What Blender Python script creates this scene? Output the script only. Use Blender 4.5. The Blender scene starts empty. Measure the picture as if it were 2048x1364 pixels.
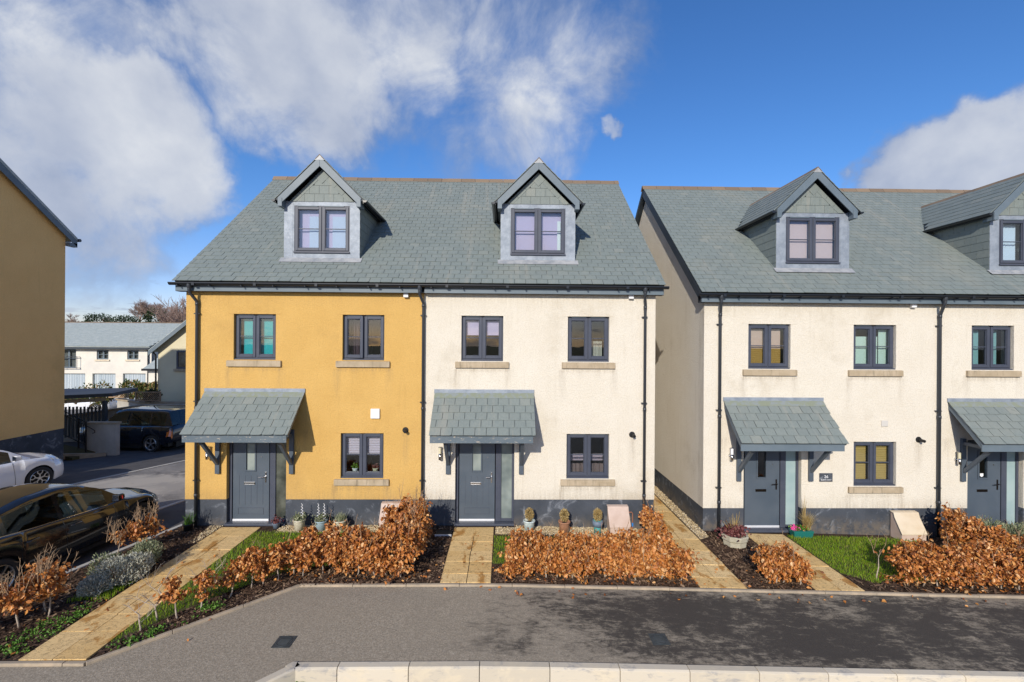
import bpy, bmesh, math, random
import numpy as np
from mathutils import Vector, Matrix, noise as mnoise
from mathutils.geometry import tessellate_polygon

R = math.radians
rnd = random.Random(7)
nr = np.random.default_rng(11)
scene = bpy.context.scene
col = scene.collection
# ------------------------------------------------------------------ camera
cam_d = bpy.data.cameras.new('camera')
cam = bpy.data.objects.new('camera', cam_d); col.objects.link(cam)
cam_d.sensor_width = 36.0; cam_d.lens = 16.0; cam_d.clip_start = 0.05; cam_d.clip_end = 3000
cam_d.shift_y = 4.5 / 2048
cam.matrix_world = (Matrix.Translation((0, -10.46, 4.1)) @ Matrix.Rotation(R(-1.0), 4, 'Z')
                    @ Matrix.Rotation(R(90), 4, 'X') @ Matrix.Rotation(0.0068, 4, 'Z'))
scene.camera = cam
# ------------------------------------------------------------------ view
vs = scene.view_settings
vs.view_transform = 'Standard'; vs.look = 'None'; vs.exposure = 0.24; vs.gamma = 1.0; vs.use_curve_mapping = False
# ------------------------------------------------------------------ sun
SUN = Vector((0.24, 0.78, -0.385)).normalized()
sl = bpy.data.lights.new('sun', 'SUN'); sl.energy = 3.75; sl.angle = R(0.5); sl.color = (1.0, 0.925, 0.80)
so = bpy.data.objects.new('sun', sl); col.objects.link(so)
so.rotation_euler = SUN.to_track_quat('-Z', 'Y').to_euler(); so.location = (-5, -20, 12)

# ------------------------------------------------------------------ node helpers
class NT:
    def __init__(s, tree): s.t = tree; s.n = tree.nodes; s.l = tree.links
    def new(s, typ, **kw):
        n = s.n.new(typ)
        for k, v in kw.items(): setattr(n, k, v)
        return n
    def put(s, sock, v):
        if isinstance(v, bpy.types.NodeSocket): s.l.new(v, sock)
        elif v is not None:
            if sock.type == 'RGBA' and not hasattr(v, '__len__'): v = (v, v, v, 1)
            if sock.type == 'RGBA' and len(v) == 3: v = (*v, 1)
            sock.default_value = v
    def math(s, op, a, b=None, c=None, clamp=False):
        n = s.new('ShaderNodeMath', operation=op, use_clamp=clamp)
        for i, v in enumerate((a, b, c)):
            if v is not None: s.put(n.inputs[i], v)
        return n.outputs[0]
    def vmath(s, op, a, b=None, out=0):
        n = s.new('ShaderNodeVectorMath', operation=op)
        s.put(n.inputs[0], a)
        if b is not None: s.put(n.inputs[3 if op == 'SCALE' else 1], b)
        return n.outputs[out]
    def mix(s, f, a, b, mode='MIX'):
        n = s.new('ShaderNodeMix', data_type='RGBA', blend_type=mode)
        s.put(n.inputs[0], f); s.put(n.inputs[6], a); s.put(n.inputs[7], b)
        return n.outputs[2]
    def noise(s, vec, scale, detail=4, rough=.5, dist=0, out=0):
        n = s.new('ShaderNodeTexNoise')
        if vec is not None: s.l.new(vec, n.inputs['Vector'])
        n.inputs['Scale'].default_value = scale; n.inputs['Detail'].default_value = detail
        n.inputs['Roughness'].default_value = rough; n.inputs['Distortion'].default_value = dist
        return n.outputs[out]
    def voro(s, vec, scale, feature='F1', out=0):
        n = s.new('ShaderNodeTexVoronoi', feature=feature)
        if vec is not None: s.l.new(vec, n.inputs['Vector'])
        n.inputs['Scale'].default_value = scale
        return n.outputs[out]
    def ramp(s, f, stops, interp='LINEAR'):
        n = s.new('ShaderNodeValToRGB'); cr = n.color_ramp; cr.interpolation = interp
        while len(cr.elements) < len(stops): cr.elements.new(.5)
        for e, (p, c) in zip(cr.elements, stops):
            e.position = p; e.color = (*c, 1) if hasattr(c, '__len__') else (c, c, c, 1)
        s.put(n.inputs[0], f)
        return n.outputs[0]
    def rng(s, v, a, b, c=0., d=1., smooth=True):
        n = s.new('ShaderNodeMapRange', interpolation_type='SMOOTHSTEP' if smooth else 'LINEAR', clamp=True) if smooth else s.new('ShaderNodeMapRange')
        for i, x in enumerate((v, a, b, c, d)): s.put(n.inputs[i], x)
        return n.outputs[0]
    def mapping(s, vec, scale=(1, 1, 1), rot=(0, 0, 0), loc=(0, 0, 0)):
        n = s.new('ShaderNodeMapping')
        s.l.new(vec, n.inputs[0]); n.inputs['Scale'].default_value = scale
        n.inputs['Rotation'].default_value = rot; n.inputs['Location'].default_value = loc
        return n.outputs[0]

# ------------------------------------------------------------------ world: Nishita sky with clouds
def pixdir(x, y):                       # direction of a point of sky, in world axes
    dx, dy = x - 1024, y - 682
    u = dx + .0068 * dy; v = dy - .0068 * dx - 4.5
    a = R(1.0); f = 910.2
    return Vector((u * math.cos(a) + f * math.sin(a), -u * math.sin(a) + f * math.cos(a), -v)).normalized()

world = bpy.data.worlds.new('World'); scene.world = world; world.use_nodes = True
w = NT(world.node_tree); w.n.clear()
out = w.new('ShaderNodeOutputWorld'); bg = w.new('ShaderNodeBackground'); bg.inputs[1].default_value = 0.15
sky = w.new('ShaderNodeTexSky', sky_type='NISHITA', sun_disc=False)
sky.sun_elevation = R(25.4); sky.sun_rotation = R(197.1)
sky.altitude = 50; sky.air_density = 1.0; sky.dust_density = 0.35; sky.ozone_density = 2.0
tc = w.new('ShaderNodeTexCoord'); d0 = w.vmath('NORMALIZE', tc.outputs['Generated'])
wn = w.noise(d0, 2.6, 5, .55, 0, 1)
wn2 = w.noise(d0, 11, 5, .6, 0, 1)
warp = w.vmath('ADD', w.vmath('SCALE', w.vmath('SUBTRACT', wn, (.5, .5, .5)), .30),
               w.vmath('SCALE', w.vmath('SUBTRACT', wn2, (.5, .5, .5)), .12))
dw = w.vmath('NORMALIZE', w.vmath('ADD', d0, warp))
# (pixel in the photo, outer radius, inner radius, weight)
CL = [(60, 320, 17, 3, .95), (260, 300, 11, 3, 1), (350, 370, 7, 1.5, .95), (190, 420, 9, 2, .8),
      (540, 50, 14, 3, .9), (650, 150, 12, 3, .95), (500, 200, 8, 2, .8), (760, 40, 16, 5, .8), (700, 240, 8, 2, .55), (900, 220, 10, 2, .5),
      (1020, 250, 11, 2, .6), (1000, 120, 14, 3, .42), (1120, 60, 13, 3, .55), (1200, 10, 9, 2, .5), (900, 300, 9, 2, .45),
      (2000, 285, 8, 3, 1), (1900, 320, 8, 3, .95), (1810, 350, 5.5, 2, .8), (2090, 235, 8, 3, 1), (2200, 300, 12, 5, 1),
      (1226, 262, 1.9, .2, .56), (1246, 264, 2.0, .2, .58), (1262, 262, 1.6, .2, .5), (20, 120, 9, 2, .45), (240, 550, 5, 1, .42), (160, 520, 6, 1.5, .5), (240, 90, 6, 1.5, .5)]
cov = None
for (px, py, ro, ri, wt) in CL:
    c = pixdir(px, py)
    b = w.math('MULTIPLY', w.rng(w.vmath('DOT_PRODUCT', dw, tuple(c), out=1), math.cos(R(ro)), math.cos(R(ri))), wt)
    cov = b if cov is None else w.math('MAXIMUM', cov, b)
# scattered cloud over the rest of the sky (behind and beside the camera)
far = w.math('MULTIPLY', w.rng(w.noise(d0, 1.7, 3, .5), .5, .66), w.rng(w.vmath('DOT_PRODUCT', d0, (0.02, 0.93, 0.36), out=1), .62, .3))
cov = w.math('MAXIMUM', cov, w.math('MULTIPLY', far, .9))
# thin bank low over the horizon
sep = w.new('ShaderNodeSeparateXYZ'); w.l.new(d0, sep.inputs[0]); dz = sep.outputs[2]
low = w.math('MULTIPLY', w.rng(w.noise(w.mapping(d0, (3, 3, 14)), 2.2, 5, .6), .46, .66), w.math('MULTIPLY', w.rng(dz, .2, .06), .7))
cov = w.math('MAXIMUM', cov, low)
det = w.noise(d0, 5.0, 14, .63, .35)
mask = w.rng(w.math('ADD', cov, w.math('MULTIPLY', w.math('SUBTRACT', det, .5), 1.45)), .20, .98)
shade = w.noise(d0, 3.2, 8, .52, .15); shade2 = w.noise(w.vmath('ADD', d0, (.05, .0, .10)), 3.2, 8, .52, .15)
lit = w.math('ADD', w.math('ADD', w.math('MULTIPLY', w.math('SUBTRACT', shade, shade2), 1.5), w.math('MULTIPLY', w.math('SUBTRACT', shade, .5), .7)), w.math('MULTIPLY', mask, .66))
ccol = w.ramp(lit, [(.12, (.30, .37, .53)), (.46, (.50, .56, .70)), (.80, (.73, .77, .85)), (1.0, (.92, .94, .97))])
hs = w.new('ShaderNodeHueSaturation'); hs.inputs['Saturation'].default_value = 1.18; hs.inputs['Value'].default_value = 1.0
w.l.new(sky.outputs[0], hs.inputs['Color'])
skyc = w.mix(1.0, hs.outputs[0], w.mix(w.rng(dz, .02, .34), (.70, .68, .92), (.51, .68, .91)), 'MULTIPLY')
fin = w.mix(w.math('MULTIPLY', mask, .95), skyc, w.vmath('SCALE', ccol, 5.0))
w.l.new(fin, bg.inputs[0]); w.l.new(bg.outputs[0], out.inputs[0])

# ------------------------------------------------------------------ materials
MAT = {}
def mat(name, base=(.5, .5, .5), rough=.6, metal=0., spec=.5, fn=None, coat=0., trans=0., emis=None):
    m = bpy.data.materials.new(name); m.use_nodes = True
    t = NT(m.node_tree); p = t.n['Principled BSDF']
    p.inputs['Base Color'].default_value = (*base, 1); p.inputs['Roughness'].default_value = rough
    p.inputs['Metallic'].default_value = metal; p.inputs['Specular IOR Level'].default_value = spec
    p.inputs['Coat Weight'].default_value = coat; p.inputs['Coat Roughness'].default_value = .03
    if fn: fn(t, p)
    MAT[name] = m
    return m
def ocoord(t): return t.new('ShaderNodeTexCoord').outputs['Object']
def wpos(t): return t.new('ShaderNodeNewGeometry').outputs['Position']
def isl(t):
    a = t.new('ShaderNodeObjectInfo').outputs['Random']; b = t.new('ShaderNodeNewGeometry').outputs['Random Per Island']
    return t.math('FRACT', t.math('ADD', t.math('MULTIPLY', a, 7.31), t.math('MULTIPLY', b, 5.77)))
def bump(t, p, h, strength=.5, dist=.01):
    b = t.new('ShaderNodeBump'); b.inputs['Strength'].default_value = strength; b.inputs['Distance'].default_value = dist
    t.l.new(h, b.inputs['Height']); t.l.new(b.outputs[0], p.inputs['Normal'])
def vary(c1, c2, scale=3., det=5, bs=0., bd=.004, bscale=60):
    def fn(t, p):
        v = wpos(t); f = t.rng(t.noise(v, scale, det, .6), .3, .7)
        t.l.new(t.mix(f, c1, c2), p.inputs['Base Color'])
        if bs: bump(t, p, t.noise(v, bscale, 4, .6), bs, bd)
    return fn

def render_fn(c1, c2, dirt):
    def fn(t, p):
        v = wpos(t)
        f = t.rng(t.noise(v, 1.3, 5, .6), .3, .7)
        c = t.mix(f, c1, c2)
        pit = t.noise(v, 46, 4, .62); lump = t.noise(v, 15, 3, .5)
        c = t.mix(t.rng(pit, .56, .34, 0, .42), c, dirt)
        c = t.mix(t.rng(t.noise(v, 17, 5, .7), .5, .75, 0, .16), c, dirt)
        # rain streaks and grime patches
        st = t.noise(t.mapping(v, (7, 7, .55)), 1.0, 5, .6)
        c = t.mix(t.math('MULTIPLY', t.rng(st, .55, .78), .26), c, dirt)
        gr = t.noise(v, .55, 6, .68)
        c = t.mix(t.math('MULTIPLY', t.rng(gr, .52, .74), .5), c, dirt)
        sp = t.noise(v, 5.0, 8, .75)
        c = t.mix(t.math('MULTIPLY', t.rng(sp, .63, .72), .35), c, dirt)
        ga = t.new('ShaderNodeAttribute', attribute_name='grime').outputs['Fac']
        gm = t.math('MULTIPLY', ga, t.rng(t.noise(t.mapping(v, (16, 16, 1.5)), 1.2, 7, .7), .3, .66), clamp=True)
        c = t.mix(t.math('MULTIPLY', gm, .62), c, (.22, .165, .105))
        t.l.new(c, p.inputs['Base Color'])
        h = t.math('ADD', t.math('MULTIPLY', pit, 1.0), t.math('MULTIPLY', lump, .5))
        bump(t, p, h, .8, .018)
    return fn
mat('yellow_render', rough=.9, spec=.2, fn=render_fn((.64, .40, .128), (.595, .365, .112), (.39, .235, .08)))
mat('cream_render', rough=.9, spec=.2, fn=render_fn((.72, .665, .57), (.685, .625, .525), (.44, .375, .275)))
mat('shade_lifted_render', rough=.9, spec=.2, fn=render_fn((.90, .575, .235), (.86, .54, .215), (.62, .39, .15)))  # yellow paint made paler to offset the shade on the gable
mat('far_render', rough=.9, spec=.2, fn=vary((.72, .68, .60), (.64, .60, .54), 1.0))
mat('stone_render', rough=.9, spec=.2, fn=vary((.66, .60, .42), (.60, .54, .38), 1.0))
mat('wall_paint', rough=.9, spec=.2, fn=vary((.52, .49, .45), (.40, .37, .33), 2.0, 6, .3))
def plinth_fn(t, p):
    v = wpos(t)
    c = t.mix(t.rng(t.noise(v, 1.6, 5, .6), .3, .7), (.042, .049, .062), (.066, .074, .09))
    ch = t.noise(v, 3.2, 9, .66, 1.2)
    c = t.mix(t.math('MULTIPLY', t.rng(ch, .53, .72), .55), c, (.30, .32, .36))
    sx = t.new('ShaderNodeSeparateXYZ'); t.l.new(v, sx.inputs[0])
    spl = t.math('MULTIPLY', t.rng(sx.outputs[2], .22, -.22), t.rng(t.noise(v, 5, 7, .7), .35, .62))
    c = t.mix(t.math('MULTIPLY', spl, .7), c, (.17, .135, .10))
    t.l.new(c, p.inputs['Base Color']); bump(t, p, t.noise(v, 26, 4, .6), .35, .008)
mat('plinth_paint', rough=.75, spec=.3, fn=plinth_fn)
def sill_fn(t, p):
    v = wpos(t)
    c = t.mix(t.rng(t.noise(v, 4, 6, .6), .3, .7), (.36, .285, .19), (.46, .37, .26))
    s = t.noise(t.mapping(v, (14, 14, 2)), 1, 6, .7)
    c = t.mix(t.math('MULTIPLY', t.rng(s, .5, .72), .65), c, (.10, .085, .06))
    t.l.new(c, p.inputs['Base Color']); bump(t, p, t.noise(v, 70, 4, .6), .3, .004)
mat('sill_stone', rough=.85, spec=.25, fn=sill_fn)
mat('upvc', rough=.45, spec=.35, fn=vary((.052, .060, .086), (.066, .074, .10), 2.5))
mat('door_paint', rough=.45, fn=lambda t, p: (t.l.new(t.mix(t.rng(t.noise(wpos(t), 2.0, 4, .5), .3, .7), (.062, .082, .108), (.078, .098, .124)), p.inputs['Base Color']),
     bump(t, p, t.noise(t.mapping(wpos(t), (60, 60, 4)), 1.5, 5, .6), .12, .003)))
mat('board', rough=.5, fn=vary((.10, .135, .165), (.135, .17, .20), 1.2))
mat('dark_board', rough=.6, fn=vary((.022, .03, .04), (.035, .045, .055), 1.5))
def peel_fn(t, p):
    v = wpos(t)
    c = t.mix(t.rng(t.noise(v, 2, 4, .5), .3, .7), (.085, .115, .14), (.11, .14, .165))
    pe = t.noise(t.mapping(v, (4, 4, 22)), 1.6, 8, .72)
    c = t.mix(t.rng(pe, .585, .61), c, (.42, .37, .30))
    t.l.new(c, p.inputs['Base Color'])
mat('peeling_board', rough=.6, fn=peel_fn)
def lead_fn(t, p):
    v = wpos(t)
    c = t.mix(t.rng(t.noise(v, 5, 6, .65), .3, .7), (.19, .22, .265), (.30, .335, .385))
    c = t.mix(t.rng(t.noise(v, 16, 6, .7), .6, .75), c, (.42, .44, .47))
    t.l.new(c, p.inputs['Base Color']); bump(t, p, t.noise(v, 9, 4, .55), .35, .02)
mat('lead', rough=.55, metal=.15, fn=lead_fn)
mat('gutter', base=(.012, .014, .018), rough=.3)
mat('pipe', base=(.035, .04, .048), rough=.35)
def slate_fn(t, p):
    v = wpos(t); r = isl(t)
    c = t.ramp(r, [(0, (.183, .208, .197)), (.3, (.190, .217, .205)), (.62, (.196, .223, .210)), (.95, (.205, .231, .216)), (1, (.235, .25, .225))])
    n = t.noise(t.mapping(v, (8, 5, 5)), 3, 6, .65)
    c = t.mix(t.rng(n, .35, .75, 0, .35), c, (.115, .145, .145))
    big = t.noise(v, .6, 4, .6)
    c = t.mix(t.rng(big, .5, .75, 0, .4), c, (.27, .265, .22))
    ru = t.noise(t.mapping(v, (2.6, .28, .28)), 1.6, 6, .62)
    c = t.mix(t.rng(ru, .54, .72, 0, .5), c, (.29, .28, .24))
    c = t.mix(t.rng(t.noise(v, 3.1, 8, .75), .62, .7, 0, .5), c, (.12, .135, .12))
    t.l.new(c, p.inputs['Base Color']); bump(t, p, t.noise(v, 22, 5, .65), .35, .006)
mat('slate', rough=.6, spec=.35, fn=slate_fn)
mat('far_slate', rough=.6, spec=.35, fn=lambda t, p: t.l.new(t.mix(t.rng(t.noise(t.mapping(wpos(t), (1.2, 3, 3)), 2.5, 6, .7), .3, .7), (.30, .34, .33), (.42, .45, .43)), p.inputs['Base Color']))
mat('ridge_tile', rough=.85, fn=lambda t, p: (t.l.new(t.mix(isl(t), (.16, .115, .08), (.23, .165, .11)), p.inputs['Base Color']), bump(t, p, t.noise(wpos(t), 30, 4, .6), .3, .006)))
def glass(name, tint, refl, rough=.0):
    m = bpy.data.materials.new(name); m.use_nodes = True; t = NT(m.node_tree); t.n.clear()
    o = t.new('ShaderNodeOutputMaterial'); tr = t.new('ShaderNodeBsdfTransparent'); gl = t.new('ShaderNodeBsdfGlossy'); mx = t.new('ShaderNodeMixShader')
    tr.inputs[0].default_value = (*tint, 1); gl.inputs['Roughness'].default_value = rough; gl.inputs[0].default_value = (1, 1, 1, 1)
    ge = t.new('ShaderNodeNewGeometry'); cs = t.math('ABSOLUTE', t.vmath('DOT_PRODUCT', ge.outputs['Normal'], ge.outputs['Incoming'], out=1))
    fr = t.math('ADD', .045, t.math('MULTIPLY', t.math('POWER', t.math('SUBTRACT', 1.0, cs, clamp=True), 5), .95))
    b = t.new('ShaderNodeBump'); b.inputs['Strength'].default_value = .05; b.inputs['Distance'].default_value = .01
    t.l.new(t.noise(wpos(t), 2.2, 2, .5), b.inputs['Height']); t.l.new(b.outputs[0], gl.inputs['Normal'])
    t.l.new(t.math('MULTIPLY', fr, refl, clamp=True), mx.inputs[0])
    t.l.new(tr.outputs[0], mx.inputs[1]); t.l.new(gl.outputs[0], mx.inputs[2]); t.l.new(mx.outputs[0], o.inputs[0])
    MAT[name] = m
glass('window_glass', (.86, .90, .90), 1.15)
glass('car_glass', (.27, .32, .31), 1.35)
mat('frosted_glass', rough=.3, fn=vary((.12, .15, .15), (.30, .34, .32), 1.4, 3))
mat('pale_frosted', rough=.25, fn=vary((.26, .36, .37), (.34, .43, .43), 1.4, 3))
mat('dark_frosted', rough=.2, fn=vary((.03, .035, .03), (.11, .12, .10), 2.4, 5))
mat('interior', base=(.16, .15, .15), rough=.9)
mat('chrome', base=(.62, .62, .63), rough=.22, metal=1)
mat('dark_metal', base=(.09, .07, .06), rough=.3, metal=1)
mat('alu', base=(.72, .73, .76), rough=.4, metal=.3)
mat('white_plastic', base=(.78, .78, .79), rough=.5)
mat('cream_plastic', base=(.62, .57, .40), rough=.5)
mat('grey_plastic', base=(.55, .52, .48), rough=.5)
mat('black', base=(.010, .010, .011), rough=.5)
mat('black_iron', base=(.012, .012, .014), rough=.45)
mat('meter_plastic', rough=.6, fn=vary((.50, .37, .30), (.57, .44, .37), 4))
mat('meter_sand', rough=.6, fn=vary((.60, .49, .35), (.66, .56, .42), 4))
mat('copper', base=(.30, .13, .08), rough=.5)
mat('blue_plastic', base=(.03, .22, .62), rough=.5)
for nm, c in dict(teal_blind=(.012, .42, .46), lilac_blind_reflection=(.60, .47, .66), pink_blind=(.70, .50, .50), purple_curtain=(.09, .045, .07), mauve_blind_reflection=(.58, .47, .55),
                  green_blind=(.58, .70, .62), tan_blind=(.62, .42, .36), ochre_blind=(.42, .24, .055), teal_slat=(.22, .40, .42), blue_slat=(.62, .70, .86), white_reflection=(.58, .60, .76), wood_blind=(.55, .36, .12), brown_reflection=(.22, .15, .15)).items():
    mat(nm, base=c, rough=.8)
def asphalt_fn(t, p):
    v = wpos(t)
    sp = t.noise(v, 42, 6, .82); sp2 = t.voro(v, 60)
    c = t.ramp(sp, [(.34, (.145, .12, .088)), (.5, (.345, .292, .222)), (.66, (.60, .515, .405))])
    c = t.mix(t.rng(sp2, .1, .55, .0, .45), c, (.24, .203, .152))
    c = t.mix(t.rng(t.noise(v, .9, 5, .6), .35, .7, 0, .3), c, (.29, .245, .185))
    # black algae, brushed into streaks, growing over the right of the footway
    sx = t.new('ShaderNodeSeparateXYZ'); t.l.new(v, sx.inputs[0])
    g = t.rng(sx.outputs[0], -.9, 3.0)
    st = t.noise(t.mapping(v, (2.0, 5.5, 1), (0, 0, .5)), 2.1, 10, .78, .5)
    pa = t.noise(v, .8, 7, .68, .3)
    edge = t.math('MULTIPLY', t.rng(sx.outputs[1], -2.62, -2.95), t.rng(sx.outputs[1], -4.42, -4.1))
    k = t.math('ADD', t.math('ADD', t.math('MULTIPLY', st, .95), t.math('MULTIPLY', pa, .85)), t.math('MULTIPLY', g, .20))
    k = t.math('ADD', k, t.math('MULTIPLY', edge, .12))
    k = t.math('ADD', k, t.math('MULTIPLY', t.math('SUBTRACT', sp, .5), .55))
    k = t.math('ADD', k, t.math('MULTIPLY', t.math('SUBTRACT', t.noise(v, 9, 8, .75), .5), .35))
    m = t.rng(k, .98, 1.24)
    yes = t.math('MULTIPLY', t.rng(sx.outputs[1], -4.7, -4.45), t.rng(sx.outputs[0], -1.6, .6))
    m = t.math('MULTIPLY', m, yes)
    spots = t.rng(t.noise(v, 2.6, 6, .7, .8), .70, .74)
    m = t.math('MAXIMUM', m, t.math('MULTIPLY', spots, .9))
    c = t.mix(t.math('MULTIPLY', m, .90), c, (.036, .031, .029))
    t.l.new(c, p.inputs['Base Color']); bump(t, p, t.math('ADD', sp, t.math('MULTIPLY', sp2, -.6)), .5, .006)
mat('asphalt', rough=.85, spec=.25, fn=asphalt_fn)
def road_fn(t, p):
    v = wpos(t); sp = t.noise(v, 80, 4, .75)
    c = t.ramp(sp, [(.3, (.13, .122, .118)), (.6, (.24, .225, .215))])
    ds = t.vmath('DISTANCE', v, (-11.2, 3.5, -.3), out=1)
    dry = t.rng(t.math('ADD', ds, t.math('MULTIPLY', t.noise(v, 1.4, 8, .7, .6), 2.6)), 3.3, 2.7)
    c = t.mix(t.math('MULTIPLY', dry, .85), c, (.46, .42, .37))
    c = t.mix(t.rng(t.noise(v, .5, 6, .65, .4), .5, .62, 0, .75), c, (.30, .28, .26))
    c = t.mix(t.rng(t.noise(v, 1.3, 6, .65, .4), .55, .7, 0, .6), c, (.07, .067, .066))
    t.l.new(c, p.inputs['Base Color']); bump(t, p, sp, .4, .006)
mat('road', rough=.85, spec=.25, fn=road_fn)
mat('bay', rough=.85, spec=.25, fn=vary((.075, .072, .075), (.11, .105, .105), 2.0, 8, .4, .006, 80))
mat('earth', rough=.95, spec=.1, fn=vary((.10, .08, .045), (.07, .085, .03), .3, 8))
mat('soil', rough=.95, spec=.15, fn=vary((.045, .028, .019), (.085, .055, .038), 7, 8, .8, .03, 30))
mat('debris', rough=.95, spec=.15, fn=vary((.16, .12, .085), (.26, .22, .18), 9, 8, .8, .02, 60))
mat('chips', rough=.9, spec=.2, fn=lambda t, p: t.l.new(t.ramp(isl(t), [(0, (.035, .02, .014)), (.5, (.085, .05, .033)), (.8, (.16, .10, .065)), (1, (.32, .22, .14))]), p.inputs['Base Color']))
mat('gravel', rough=.8, fn=lambda t, p: t.l.new(t.ramp(isl(t), [(0, (.30, .22, .12)), (.4, (.50, .38, .21)), (.8, (.66, .53, .33)), (1, (.74, .66, .50))]), p.inputs['Base Color']))
mat('gravel_bed', rough=.9, fn=vary((.26, .2, .13), (.4, .32, .22), 40, 6, .8, .01, 60))
def slab_fn(t, p):
    v = wpos(t); r = isl(t)
    c = t.ramp(r, [(0, (.65, .42, .165)), (.5, (.72, .49, .215)), (1, (.77, .56, .285))])
    c = t.mix(t.rng(t.noise(v, 3.2, 6, .65), .35, .7, 0, .5), c, (.73, .52, .25))
    ru = t.noise(t.mapping(v, (2.2, 1.1, 1), (0, 0, .5)), 1.6, 7, .62, .7)
    c = t.mix(t.rng(ru, .54, .63, 0, .9), c, (.42, .20, .045))
    ve = t.noise(t.mapping(v, (1, 1.8, 1), (0, 0, -.5)), 3.4, 6, .7, 1.6)
    c = t.mix(t.rng(t.math('ABSOLUTE', t.math('SUBTRACT', ve, .5)),   .016, .0, 0, .75), c, (.10, .06, .03))  # dark stone veins; twig shadows on the left path are painted in with them
    c = t.mix(t.rng(t.noise(v, 9, 7, .72), .55, .68, 0, .5), c, (.22, .15, .07))
    t.l.new(c, p.inputs['Base Color']); bump(t, p, t.noise(v, 7, 7, .62, .6), .4, .018)
mat('sandstone', rough=.75, spec=.3, fn=slab_fn)
mat('joint', base=(.09, .06, .035), rough=.95)
def kerb_fn(t, p):
    v = wpos(t); r = isl(t)
    c = t.mix(r, (.52, .455, .355), (.60, .53, .42))
    c = t.mix(t.rng(t.noise(t.mapping(v, (1, 1, 3)), 4.5, 8, .68, .5), .52, .68, 0, .6), c, (.24, .24, .255))
    c = t.mix(t.rng(t.noise(v, 3, 6, .6, .6), .5, .66, 0, .5), c, (.66, .56, .40))
    t.l.new(c, p.inputs['Base Color']); bump(t, p, t.noise(v, 60, 4, .6), .2, .004)
mat('kerb_stone', rough=.85, spec=.25, fn=kerb_fn)
mat('edging', rough=.9, spec=.2, fn=vary((.44, .35, .25), (.30, .25, .19), 4, 7, .3))
mat('pale_kerb', rough=.9, fn=vary((.52, .49, .44), (.42, .40, .37), 2, 5))
def leafmat(name, stops, trans=.35, rough=.5):
    m = bpy.data.materials.new(name); m.use_nodes = True; t = NT(m.node_tree); p = t.n['Principled BSDF']; o = t.n['Material Output']
    c = t.ramp(isl(t), stops); t.l.new(c, p.inputs['Base Color']); p.inputs['Roughness'].default_value = rough; p.inputs['Specular IOR Level'].default_value = .4
    tr = t.new('ShaderNodeBsdfTranslucent'); t.l.new(c, tr.inputs[0]); mx = t.new('ShaderNodeMixShader'); mx.inputs[0].default_value = trans
    t.l.new(p.outputs[0], mx.inputs[1]); t.l.new(tr.outputs[0], mx.inputs[2]); t.l.new(mx.outputs[0], o.inputs[0])
    MAT[name] = m
leafmat('beech_leaf', [(0, (.15, .05, .018)), (.12, (.28, .09, .026)), (.35, (.46, .16, .038)), (.62, (.60, .235, .058)), (.86, (.70, .335, .10)), (1, (.78, .50, .25))], .25, .42)
leafmat('grass', [(0, (.11, .23, .010)), (.5, (.25, .42, .015)), (.85, (.40, .50, .03)), (1, (.42, .40, .10))], .4)
leafmat('lavender', [(0, (.30, .30, .23)), (.5, (.48, .48, .40)), (1, (.64, .63, .54))], .2, .7)
leafmat('sage', [(0, (.13, .16, .08)), (.5, (.24, .27, .15)), (1, (.38, .38, .24))], .2, .7)
leafmat('weed', [(0, (.06, .16, .015)), (.6, (.12, .28, .03)), (1, (.24, .38, .08))], .35)
leafmat('photinia', [(0, (.05, .09, .02)), (.45, (.12, .17, .04)), (.7, (.30, .20, .07)), (1, (.50, .34, .17))], .3)
leafmat('evergreen', [(0, (.012, .03, .012)), (.6, (.03, .06, .02)), (1, (.06, .095, .035))], .15)
leafmat('straw', [(0, (.34, .23, .08)), (.5, (.48, .34, .13)), (1, (.62, .50, .26))], .3)
leafmat('heuchera', [(0, (.10, .025, .03)), (.6, (.22, .07, .07)), (1, (.34, .16, .14))], .3)
leafmat('silver_leaf', [(0, (.45, .47, .48)), (1, (.75, .76, .78))], .2)
leafmat('pink_petal', [(0, (.85, .05, .35)), (1, (.95, .22, .50))], .3)
leafmat('orange_petal', [(0, (.85, .16, .06)), (1, (.90, .35, .18))], .3)
mat('bark', rough=.9, fn=vary((.32, .25, .19), (.44, .37, .30), 18, 5, .5, .004, 60))
mat('twig', rough=.85, fn=vary((.24, .15, .085), (.38, .26, .16), 9))
mat('far_twig', rough=.9, fn=vary((.24, .165, .135), (.32, .22, .18), .6))

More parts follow.
